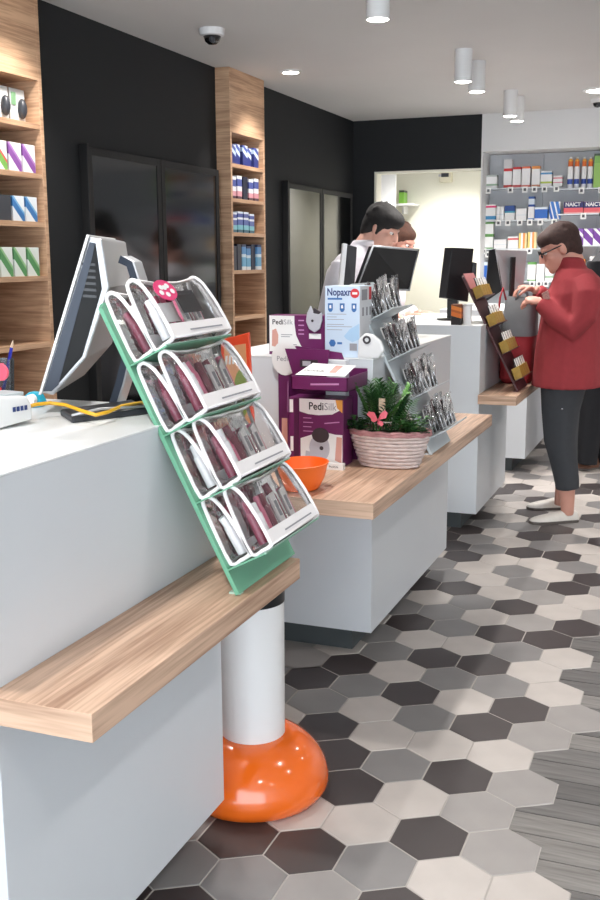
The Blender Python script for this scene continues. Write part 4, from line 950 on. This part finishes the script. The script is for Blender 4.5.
GOODS = [  # px left, px right, px top, shelf height, print
    (485, 496.5, 175, 1.995, 'a'), (503, 511, 159.5, 1.995, 'b'), (512, 520, 167, 1.995, 'c'), (521, 529.2, 166.5, 1.995, 'd'), (531, 539, 166, 1.995, 'e'), (539.8, 551, 171, 1.995, 'f'), (552.5, 561.5, 175.5, 1.995, 'g'),
    (484.5, 496, 204.5, 1.745, 'i'), (496.8, 500.2, 206.5, 1.745, 'k'), (500.6, 504.2, 206.5, 1.745, 'k'), (505, 515, 205.5, 1.745, 'j'), (516.3, 526.7, 208.5, 1.745, 'k'), (528.5, 534.5, 196.5, 1.745, 'l'), (535, 548, 207, 1.745, 'm'), (549.5, 560.5, 201.5, 1.745, 'n'),
    (484, 494, 235, 1.525, 'p'), (495.2, 507.5, 239.5, 1.525, 'k'), (509, 519.5, 236.5, 1.525, 'q'), (520, 528, 233, 1.525, 'r'), (529, 537.5, 232, 1.525, 'r'),
    (564, 583.5, 201.5, 1.785, 'o'), (584.2, 603, 201.5, 1.785, 'o'), (575.8, 584.8, 228.5, 1.545, 'u'), (585.2, 594.4, 228.5, 1.545, 'u'), (594.8, 604, 228.5, 1.545, 'u'),
    (566, 571.6, 157, 1.975, 's'), (572.6, 578, 157, 1.975, 's'), (580, 585, 157, 1.975, 's'), (586, 591.6, 157, 1.975, 's'), (592.6, 603, 153.5, 1.975, 'h'),
    (484, 492, 262, 1.27, 'm'), (530, 538, 262, 1.27, 'p'), (539, 547, 264, 1.27, 'k'), (548, 556, 264, 1.27, 'a')]
ROWN = {1.995: 'top shelf', 1.975: 'top shelf', 1.745: 'second shelf', 1.785: 'second shelf', 1.525: 'third shelf', 1.545: 'third shelf', 1.27: 'fourth shelf'}
cnt = {}
for x0, x1, yt, z, k in GOODS:
    a, b, h = at(x0, 200, 8.31).x, at(x1, 200, 8.31).x, at((x0 + x1) / 2, yt, 8.31).z - z
    key = (ROWN[z], k); cnt[key] = cnt.get(key, 0) + 1
for key in cnt: cnt[key] = [cnt[key], 0]
for x0, x1, yt, z, k in GOODS:
    a, b, h = at(x0, 200, 8.31).x, at(x1, 200, 8.31).x, max(.05, at((x0 + x1) / 2, yt, 8.31).z - z)
    c_ = cnt[(ROWN[z], k)]; c_[1] += 1
    lb = '%s%s %s on the %s of the goods wall' % (('' if c_[0] == 1 else ('leftmost ', 'second-left ', 'third-left ', 'fourth-left ')[c_[1] - 1]), DSC[k], 'bottle' if k == 's' else 'carton', ROWN[z]) 
    loc = ((a + b) / 2, 8.34, z)
    if k == 's':
        cx = (a + b) / 2; r_ = (b - a) / 2
        o = B().lathe([(r_ * .96, 0), (r_, .004), (r_, h * .66), (r_ * .86, h * .70), (r_ * .86, h * .90), (r_ * .5, h * .93), (r_ * .45, h), (r_ * .1, h)], (cx, 8.335, z), 18).build('spray_bottle', GM[k], None, smooth='auto', loc=loc)
        tag(o, lb, 'bottle', 'goods on the wall shelves')
    else:
        o = B().box(a, b, 8.31, 8.37, z, z + h).build('medicine_box', GM[k], None, .0012, loc=loc); tag(o, lb, 'box', 'goods on the wall shelves')
        if k == 'o': words('NAICT', .040, (a + .012, 8.3095, z + h * .62), XA, ZA, M_paper, o, bold=.001, squeeze=.95)
p0 = at(484, 200, 8.31).x; p1 = at(494, 200, 8.31).x
zz = at(489, 235, 8.31).z
tag(B().box(p0, p1, 8.31, 8.37, zz, zz + .10).build('medicine_box', GM['p'], None, .0012, loc=(p0, 8.34, zz)), 'upper of two stacked green-edged white cartons on the third shelf', 'box', 'goods on the wall shelves')
# lower shelves at the right edge, seen past the woman's back
for i, z in enumerate((1.30, 1.05, .80, .55, .30)):
    for q in range(5):
        x = -.98 + q * .165; h = (.14, .16, .13, .17, .14)[(i + q) % 5]; k = 'vbqfueokdn'[(i * 3 + q) % 10]
        o = B().box(x, x + .13, 8.31, 8.38, z, z + h).build('medicine_box', GM[k], None, .0012, loc=(x + .06, 8.34, z))
        tag(o, '%s carton, %s from left, %s low shelf behind the woman' % (DSC[k], ('first', 'second', 'third', 'fourth', 'fifth')[q], ('highest', 'second', 'middle', 'fourth', 'bottom')[i]), 'box', 'goods on the low wall shelves')
        price_tag(t, V((x + .065, 8.287, z - .018)), .036)
# ------------------------------------------------------------------ cream room: shelf, box, sign
t = thing('white_wall_shelf', 'tall white shelving in the cream back room', 'shelf unit', (-2.86, 9.3, 0))
B().box(-3.09, -2.66, 9.30, 9.32, 0, 2.4).build('side_panel', M_white, t)
for z in (.6, .95, 1.3, 1.62, 1.93, 2.25): B().box(-3.09, -2.66, 8.75, 9.30, z, z + .02).build('shelf_board', M_white, t)
t = thing('bracket_shelf', 'small white shelf on the cream wall holding a green box', 'shelf', (-2.6, 9.6, 1.83))
p = at(405, 205, 9.6); B().box(p.x - .16, p.x + .10, 9.50, 9.749, p.z - .008, p.z + .010).build('shelf_board', M_white, t)
B().box(p.x - .03, p.x - .01, 9.60, 9.749, p.z - .08, p.z - .008).build('bracket', M_white, t)
tag(B().box(p.x - .055, p.x - .005, 9.58, 9.70, p.z + .010, p.z + .135).build('green_box', stripes('gb', (0, (126, 182, 74)), (.84, (60, 70, 60))), None, .002, loc=(p.x - .03, 9.64, p.z)), 'green box on the small shelf in the cream back room', 'box')
p = at(443.5, 176, 9.6)
t = thing('emergency_light', 'small boxy emergency light high on the cream wall', 'lamp', (p.x, 9.7, p.z))
B().box(p.x - .055, p.x + .055, 9.66, 9.749, p.z - .05, p.z + .04).build('light_body', mat('ivory_plastic', (222, 216, 194), .5), t, .006)
B().box(p.x - .035, p.x + .035, 9.655, 9.661, p.z - .005, p.z + .03).build('light_panel', M_dgrey, t)
B().box(p.x - .06, p.x - .035, 9.655, 9.664, p.z + .0, p.z + .02).build('side_mark', M_device, t)

# ------------------------------------------------------------------ people
M_skin = mat('skin', (206, 150, 132), .5, noise=.04, nscale=20)
M_skin2 = mat('skin_pale', (214, 164, 146), .5, noise=.04, nscale=20)
M_hairb = mat('dark_brown_hair', (58, 38, 34), .8, noise=.25, nscale=70, bump=.6)
M_hairk = mat('black_hair', (22, 19, 19), .8, noise=.2, nscale=70, bump=.6)
M_hairc = mat('chestnut_hair', (84, 54, 42), .8, noise=.25, nscale=50, bump=.7)
M_fleece = mat('red_fleece', (152, 52, 58), .9, noise=.06, nscale=40, bump=.25)
M_trous = mat('charcoal_trousers', (58, 60, 64), .85, noise=.06, nscale=30, bump=.2)
M_dark = mat('black_cloth', (24, 25, 30), .85, noise=.1, nscale=30, bump=.2)
M_coat = mat('white_coat', (226, 222, 228), .75, noise=.03, nscale=30, bump=.2)
M_shoe = mat('off_white_leather', (222, 216, 208), .5, noise=.04, nscale=30)
M_brown = mat('brown_leather', (112, 74, 56), .5, noise=.1, nscale=30)
def frame(f):
    f = V(f).normalized(); s_ = f.cross(V((0, 0, 1))).normalized(); return f, s_, s_.cross(f)
def ring(c, hx, hy, ax=V((1, 0, 0)), ay=V((0, 1, 0)), n=20): return [V(c) + ax * hx * math.cos(a) + ay * hy * math.sin(a) for a in [2 * math.pi * i / n for i in range(n)]]
def head(b, H, f, k=1.0):
    f, s_, u = frame(f)
    E_ = lambda df, du, ds, rf, ru, rs: b.ell(H + (f * df + u * du + s_ * ds) * k, f * rf * k, s_ * rs * k, u * ru * k, 18, 12)
    E_(-.008, .030, 0, .096, .092, .076); E_(.022, -.030, 0, .070, .078, .062); E_(.045, -.066, 0, .044, .042, .046); E_(.070, -.090, 0, .022, .020, .026)
    E_(.076, .022, 0, .020, .014, .050)                                   # brow
    b.tube([H + (f * .086 + u * .018) * k, H + (f * .104 - u * .012) * k, H + (f * .112 - u * .030) * k, H + (f * .090 - u * .036) * k], [.009 * k, .012 * k, .0135 * k, .010 * k], 10)
    E_(.088, -.058, 0, .012, .010, .024); E_(.086, -.068, 0, .010, .008, .020)  # lips
    for sg in (-1, 1):
        E_(-.006, -.006, .074 * sg, .020, .033, .012); E_(.060, -.022, .034 * sg, .024, .026, .024)
    return f, s_, u
def eyes(H, f, s_, u, t, k=1.0):
    for sg in (-1, 1):
        o = B().ell(H + (f * .076 + u * .004 + s_ * .031 * sg) * k, f * .013 * k, s_ * .013 * k, u * .009 * k, 12, 8).build('eye', M_paper, t, smooth=True)
        B().ell(H + (f * .087 + u * .003 + s_ * .031 * sg) * k, f * .004 * k, s_ * .006 * k, u * .006 * k, 10, 6).build('iris', M_ink, o, smooth=True)
def hand(b, w, d, n, side, curl=.9, s=1.0, spread=.1):
    """palm from the wrist w along d, palm facing n, thumb on +side; five bent fingers"""
    d = V(d).normalized(); n = (V(n) - d * V(n).dot(d)).normalized(); x = V(side); x = (x - d * x.dot(d) - n * x.dot(n)).normalized()
    b.ell(w + d * .045 * s, d * .052 * s, x * .040 * s, n * .017 * s, 14, 10)
    for i, (L, off) in enumerate(((.070, .027), (.078, .009), (.073, -.010), (.058, -.028))):
        p = w + d * (.080 - .004 * abs(i - 1)) * s + x * off * s; dd = (d + x * spread * (1.5 - i) * .4).normalized(); ang = 0; pts = [p - dd * .02 * s]
        for seg in (.42, .33, .25):
            ang += curl * (.55 if seg > .4 else .75); q = dd * math.cos(ang) + n * math.sin(ang); pts.append(pts[-1] + q * (L * seg + (.02 if seg > .4 else 0)) * s)
        b.tube(pts, [.0095 * s, .0092 * s, .0085 * s, .0068 * s], 8)
    p = w + d * .022 * s + x * .030 * s
    b.tube([p, p + (x * .7 + d * .6 + n * .35).normalized() * .036 * s, p + (x * .55 + d * .8 + n * .5).normalized() * .066 * s + n * .01 * s, p + (x * .35 + d * .9 + n * .8).normalized() * .088 * s], [.013 * s, .0115 * s, .0095 * s, .0075 * s], 8)
def shoe(t, heel, toe, m, sole, k=1.0, hgt=1.0):
    heel, toe = V(heel), V(toe); heel.z = toe.z = 0; d = (toe - heel); L = d.length; d.normalize(); x = V((-d.y, d.x, 0))
    b = B(); rings = []
    for u, hw, h in ((0, .024, .050), (.04, .030, .060), (.15, .035, .068), (.32, .037, .064), (.5, .042, .052), (.7, .046, .043), (.86, .041, .034), (.96, .026, .026), (1, .012, .020)):
        c = heel + d * L * u
        rings.append([c + x * (hw * k * math.copysign(abs(math.cos(a)) ** .7, math.cos(a))) + V((0, 0, .014 + max(0, math.sin(a)) * (h * hgt - .012) - (.004 if math.sin(a) < -.1 else 0))) for a in [2 * math.pi * i / 20 for i in range(20)]])
    b.ring_loft(rings); o = b.build('shoe', m, t, smooth=True)
    pts = [(heel + d * L * u, hw) for u, hw in ((-.01, .018), (.03, .032), (.2, .038), (.45, .043), (.7, .048), (.88, .042), (.985, .024), (1.012, .008))]
    poly = [c + x * hw * k for c, hw in pts] + [c - x * hw * k for c, hw in reversed(pts)]; n = len(poly)
    B().add(poly + [p + V((0, 0, .015)) for p in poly], [tuple(range(n - 1, -1, -1)), tuple(range(n, 2 * n))] + [(i, (i + 1) % n, n + (i + 1) % n, n + i) for i in range(n)]).build('sole', sole, o, .002)
    return o

# --- woman in the red fleece, bent over her bag
YC = 5.80; S_ = 1 / 179.0
t = thing('person', 'woman in red fleece jacket and grey cropped trousers bending over a bag', 'person', (atz(562, 522, 0).x, 5.78, 0))
skin = B(); H = at(559.5, 248, YC - .01); hf, hs, hu = head(skin, H, (-.90, -.22, -.40), 1.06)
nk = at(572, 268, YC)
skin.tube([H - hf * .03 - hu * .04, H - hf * .045 - hu * .09, nk], [.060, .056, .066], 14)
skin.ring_loft([ring(at(568, 384, YC), .13, .15), ring(at(572, 330, YC), .13, .15), ring(at(577, 290, YC), .11, .16), ring(nk, .06, .07)])
NW = at(541.5, 302, 5.63); FW = at(534.5, 289, 5.90)
skin.tube([at(587, 288, 5.63), at(572, 329, 5.585), NW], [.045, .040, .027], 12)
skin.tube([at(582, 286, 5.96), at(566, 312, 6.0), FW], [.045, .040, .027], 12)
hand(skin, NW, (-.92, .22, .18), (-.25, .35, -.8), (-.1, .75, .35), curl=.95, s=1.0)
hand(skin, FW, (-.86, -.20, .10), (-.3, -.25, -.85), (.0, -.8, .3), curl=1.05, s=1.0)
for Yl, pts in ((5.70, ((563, 395), (560.5, 440), (567, 486), (567.5, 515))), (5.92, ((562, 393), (563, 436), (564, 480), (560, 505)))):
    skin.tube([at(x, y, Yl) for x, y in pts], [.085, .062, .047, .034], 14)
blob('body', skin, M_skin, t, .0055, 3)
eyes(H, hf, hs, hu, t, 1.06)
hb = B()
E_ = lambda df, du, ds, rf, ru, rs: hb.ell(H + hf * df + hu * du + hs * ds, hf * rf, hs * rs, hu * ru, 18, 12)
E_(-.022, .050, 0, .108, .088, .088); E_(-.058, .005, 0, .066, .078, .078); E_(-.074, -.045, 0, .042, .040, .056); E_(.030, .070, 0, .072, .052, .078); E_(.066, .062, .0, .036, .034, .062); E_(-.016, .004, .070, .034, .050, .016); E_(-.016, .004, -.070, .034, .050, .016)
r = random.Random(3)
for i in range(30): 
    a = r.uniform(-1.2, 1.2); e_ = r.uniform(.1, 1.2); dd = (hf * math.cos(a + 3.14) * math.cos(e_) + hs * math.sin(a) * math.cos(e_) + hu * math.sin(e_)); p = H + hu * .045 - hf * .02 + dd * .09
    hb.tube([p, p + dd * .012 - hu * .012 + hf * r.uniform(-.01, .02)], [.014, .006], 6)
blob('hair', hb, M_hairb, t, .0075, 5)
g = B(); near = -1 if hs.y > 0 else 1
for sg in (-1, 1):
    c = H + hf * .106 + hu * .008 + hs * .034 * sg
    g.tube([c + hs * .030 * math.cos(a) + hu * .020 * math.sin(a) for a in [2 * math.pi * i / 16 for i in range(16)]], .0034, 6, closed=True)
    g.tube([c + hs * .030 * sg, H + hf * .06 + hs * .080 * sg + hu * .010, H - hf * .005 + hs * .086 * sg + hu * .012], .0036, 6)
g.tube([H + hf * .110 + hu * .012 - hs * .006, H + hf * .110 + hu * .012 + hs * .006], .003, 6)
g.build('glasses', M_plastic_k, t, smooth=True)
jk = B()
jk.ring_loft([ring(at(x, y, YC), h * S_, w) for x, y, h, w in ((567, 385, 35, .250), (568, 376, 34.5, .248), (569, 355, 33.5, .235), (571, 333, 32, .218), (574, 310, 31, .21), (577, 293, 28.5, .210), (577, 279, 23, .180), (574, 269, 16.5, .115))])
col = [ring(at(573, 271, YC), .080, .090), ring(at(570.5, 260, YC), .072, .080), ring(at(569.5, 257, YC), .066, .074)]
jk.ring_loft(col)
jk.tube([at(584, 285, 5.68), at(588, 297, 5.61), at(584, 316, 5.585), at(573, 329, 5.58), at(557, 318, 5.60), at(545, 306, 5.625), at(541, 303, 5.632)], [.085, .080, .070, .068, .060, .051, .046], 14)
jk.tube([at(580, 284, 5.93), at(574, 300, 5.99), at(564, 313, 6.0), at(550, 302, 5.95), at(537, 291, 5.905)], [.085, .074, .066, .054, .045], 14)
blob('fleece_jacket', jk, M_fleece, t, .009, 5)
tr = B()
for Yl, pts in ((5.70, ((563.5, 375, .120), (563, 388, .122), (560.5, 410, .104), (560, 440, .088), (564, 462, .075), (567, 482, .067), (567.5, 489, .065))), (5.92, ((563, 375, .120), (563, 388, .12), (562, 410, .10), (563.5, 438, .080), (565, 460, .070), (565, 482, .062)))):
    tr.tube([at(x, y, Yl) for x, y, q in pts], [q for x, y, q in pts], 18)
tro = blob('trousers', tr, M_trous, t, .009, 3)
p = at(562, 409, 5.593); B().ell((p.x, p.y, p.z), (.006, 0, 0), (0, .003, 0), (0, 0, .005), 10, 6).build('snap_button', M_chrome, tro)
M_sole = mat('grey_sole', (96, 88, 84), .6)
shoe(t, atz(577, 521, 0), atz(530, 523.5, 0), M_shoe, M_sole)
shoe(t, atz(566, 508.5, 0), atz(527, 509, 0), M_shoe, M_sole)
p = at(546, 296, 5.60); B().obb((p.x, p.y, p.z), (.016, 0, .01), (0, .004, 0), (-.008, 0, .022)).build('patterned_scarf_tip', mat('speckled_print', (150, 110, 104), .8, noise=.6, nscale=140), t, .003)

# --- man in the white coat behind the second counter
YM = 5.75; t = thing('person', 'dark-haired man in a white coat looking down at the monitor', 'person', (-2.0, 5.78, 0))
skin = B(); H = at(382.5, 228, YM); hf, hs, hu = head(skin, H, (.88, -.12, -.45), 1.0)
nk = at(362, 250, YM); skin.tube([H - hf * .035 - hu * .04, H - hf * .05 - hu * .085, nk], [.058, .056, .065], 14)
skin.ring_loft([ring((-2.0, YM, .90), .11, .15), ring((-1.98, YM, 1.15), .11, .16), ring(at(353, 268, YM), .10, .17), ring(nk, .06, .07)])
for sg in (-1, 1):
    sh_ = at(352, 264, YM) + V((0, .185 * sg, 0)); el_ = at(349, 312, YM) + V((.02, .22 * sg, 0)); wr = V((-1.74, YM + .13 * sg, 1.13))
    skin.tube([sh_, el_, wr], [.045, .040, .028], 12); hand(skin, wr, (.95, -.1 * sg, -.05), (0, 0, -1), (0, -sg, .1), curl=.45)
    skin.tube([V((-2.0, YM + .09 * sg, .92)), V((-1.99, YM + .10 * sg, .50)), V((-2.02, YM + .10 * sg, .09))], [.085, .060, .045], 12)
blob('body', skin, M_skin2, t, .006, 3); eyes(H, hf, hs, hu, t)
hb = B()
E_(-.020, .050, 0, .110, .090, .090); E_(-.065, .0, 0, .062, .085, .080); E_(-.080, -.052, 0, .040, .045, .055); E_(.028, .072, 0, .080, .054, .080); E_(.070, .064, .0, .034, .034, .060); E_(.008, .004, -.074, .018, .045, .012); E_(.008, .004, .074, .018, .045, .012)
for i in range(26):
    a = r.uniform(-1.3, 1.3); e_ = r.uniform(.0, 1.3); dd = (hf * math.cos(a + 3.14) * math.cos(e_) + hs * math.sin(a) * math.cos(e_) + hu * math.sin(e_)); p = H + hu * .045 - hf * .02 + dd * .092
    hb.tube([p, p + dd * .014 - hu * .014], [.016, .006], 6)
blob('hair', hb, M_hairk, t, .008, 4)
jk = B(); jk.ring_loft([ring((-2.0, YM, .62), .17, .22), ring((-2.0, YM, .95), .15, .20), ring(at(344, 300, YM), .135, .19), ring(at(350, 270, YM), .125, .205), ring(at(356, 256, YM), .10, .17), ring(at(362, 246, YM), .072, .085)])
jk.ring_loft([ring(at(360, 250, YM), .074, .084), ring(at(366, 240, YM), .074, .080)])
for sg in (-1, 1):
    sh_ = at(353, 264, YM) + V((0, .165 * sg, 0)); el_ = at(349, 312, YM) + V((.02, .22 * sg, 0)); wr = V((-1.78, YM + .14 * sg, 1.14))
    jk.tube([sh_, sh_.lerp(el_, .4) + V((-.01, .02 * sg, 0)), el_, wr], [.075, .068, .062, .046], 14)
blob('white_coat', jk, M_coat, t, .010, 4)
tr = B()
for sg in (-1, 1): tr.tube([V((-2.0, YM + .09 * sg, .95)), V((-1.99, YM + .10 * sg, .50)), V((-2.02, YM + .10 * sg, .06))], [.115, .085, .070], 16)
blob('trousers', tr, M_dark, t, .010, 3)
for sg in (-1, 1): shoe(t, (-2.08, YM + .10 * sg, 0), (-1.81, YM + .12 * sg, 0), M_plastic_k, M_sole)

# --- chestnut-haired colleague half hidden behind him
YM = 6.45; t = thing('person', 'chestnut-haired colleague half hidden behind the man in white', 'person', (-1.95, 6.45, 0))
skin = B(); H = at(400.5, 242, YM); hf, hs, hu = head(skin, H, (.85, -.25, -.35), .95)
nk = at(395, 262, YM); skin.tube([H - hf * .035 - hu * .04, H - hf * .05 - hu * .085, nk], [.054, .050, .06], 14)
skin.ring_loft([ring((-1.98, YM, .88), .11, .15), ring((-1.96, YM, 1.12), .10, .15), ring(at(389, 280, YM), .09, .15), ring(nk, .055, .06)])
for sg in (-1, 1):
    sh_ = at(389, 276, YM) + V((0, .16 * sg, 0)); el_ = at(386, 320, YM) + V((.0, .19 * sg, 0)); wr = V((-1.70, YM + .12 * sg, 1.10))
    skin.tube([sh_, el_, wr], [.042, .038, .026], 12); hand(skin, wr, (.95, -.1 * sg, -.05), (0, 0, -1), (0, -sg, .1), curl=.5)
    skin.tube([V((-1.98, YM + .09 * sg, .92)), V((-1.97, YM + .10 * sg, .50)), V((-2.0, YM + .10 * sg, .09))], [.085, .060, .045], 12)
blob('body', skin, M_skin, t, .0065, 3); eyes(H, hf, hs, hu, t, .95)
hb = B(); E_(-.020, .046, 0, .100, .080, .086); E_(-.055, .0, 0, .062, .080, .080); E_(.02, .060, 0, .066, .048, .074)
for i in range(40):
    a = r.uniform(-2.0, 2.0); e_ = r.uniform(-.2, 1.4); dd = (hf * math.cos(a + 3.14) * math.cos(e_) + hs * math.sin(a) * math.cos(e_) + hu * math.sin(e_)); p = H + hu * .04 - hf * .02 + dd * .082
    hb.ell(p, V((.016, 0, 0)), V((0, .016, 0)), V((0, 0, .016)), 8, 6)
blob('hair', hb, M_hairc, t, .008, 1)
jk = B(); jk.ring_loft([ring((-1.98, YM, .62), .17, .21), ring((-1.98, YM, .95), .14, .19), ring(at(386, 300, YM), .125, .175), ring(at(389, 276, YM), .105, .18), ring(at(395, 262, YM), .066, .075)])
for sg in (-1, 1):
    sh_ = at(389, 276, YM) + V((0, .15 * sg, 0)); el_ = at(386, 320, YM) + V((.0, .19 * sg, 0)); wr = V((-1.74, YM + .13 * sg, 1.11)); jk.tube([sh_, el_, wr], [.070, .058, .044], 14)
blob('white_coat', jk, M_coat, t, .010, 4)
tr = B()
for sg in (-1, 1): tr.tube([V((-1.98, YM + .09 * sg, .95)), V((-1.97, YM + .10 * sg, .50)), V((-2.0, YM + .10 * sg, .06))], [.11, .08, .068], 16)
blob('trousers', tr, M_trous, t, .010, 3)
for sg in (-1, 1): shoe(t, (-2.06, YM + .10 * sg, 0), (-1.80, YM + .12 * sg, 0), M_shoe, M_sole)

# --- person in dark clothes standing behind the woman
f0 = atz(590, 469, 0); YD = f0.y; Sd = (at(590, 469, YD) - at(591, 469, YD)).length
t = thing('person', 'person in black clothes and brown shoes behind the woman in red', 'person', (f0.x, YD, 0))
skin = B(); H = at(617, 224, YD); hf, hs, hu = head(skin, H, (-.93, .2, -.2), 1.0)
nk = at(611, 250, YD); skin.tube([H - hf * .02 - hu * .05, nk], [.056, .06], 14)
skin.ring_loft([ring(at(598, 385, YD), .11, .14), ring(at(603, 320, YD), .11, .15), ring(at(607, 272, YD), .10, .16), ring(nk, .055, .06)])
LG = (((596, 385), (590, 425), (588, 452), (587, 464)), ((600, 385), (604, 425), (606, 452), (606, 462)))
for sg, lg in zip((-1, 1), LG):
    sh_ = at(604, 262, YD) + V((0, .18 * sg, 0)); el_ = at(598, 310, YD) + V((0, .22 * sg, 0)); wr = at(588, 340, YD) + V((0, .16 * sg, 0))
    skin.tube([sh_, el_, wr], [.045, .04, .028], 12); hand(skin, wr, (-.9, 0, -.3), (0, -sg, -.3), (0, 0, 1), curl=.6)
    skin.tube([at(x, y, YD + .09 * sg) for x, y in lg], [.085, .06, .045, .04], 12)
blob('body', skin, M_skin2, t, .0065, 3); eyes(H, hf, hs, hu, t)
hb = B(); E_(-.020, .050, 0, .108, .088, .088); E_(-.058, .005, 0, .062, .078, .078); E_(.05, .085, 0, .056, .034, .066)
blob('hair', hb, M_hairk, t, .008, 2)
jk = B(); jk.ring_loft([ring(at(599, 384, YD), .175, .225), ring(at(603, 325, YD), .15, .20), ring(at(606, 285, YD), .14, .215), ring(at(607, 264, YD), .12, .20), ring(at(611, 250, YD), .07, .08)])
for sg in (-1, 1):
    sh_ = at(602, 262, YD) + V((0, .17 * sg, 0)); el_ = at(598, 310, YD) + V((0, .22 * sg, 0)); wr = at(589, 339, YD) + V((0, .17 * sg, 0)); jk.tube([sh_, el_, wr], [.085, .066, .05], 14)
blob('dark_jacket', jk, M_dark, t, .010, 4)
tr = B()
for sg, lg in zip((-1, 1), LG): tr.tube([at(601, 360, YD + .08 * sg)] + [at(x, y, YD + .09 * sg) for x, y in lg], [.125, .118, .085, .072, .068], 16)
blob('trousers', tr, M_dark, t, .010, 3)
shoe(t, atz(597, 468, 0) + V((0, -.0, 0)), atz(577, 470, 0), M_brown, M_sole, 1.1, 1.25)
shoe(t, atz(614, 463, 0), atz(594, 464, 0), M_brown, M_sole, 1.1, 1.25)
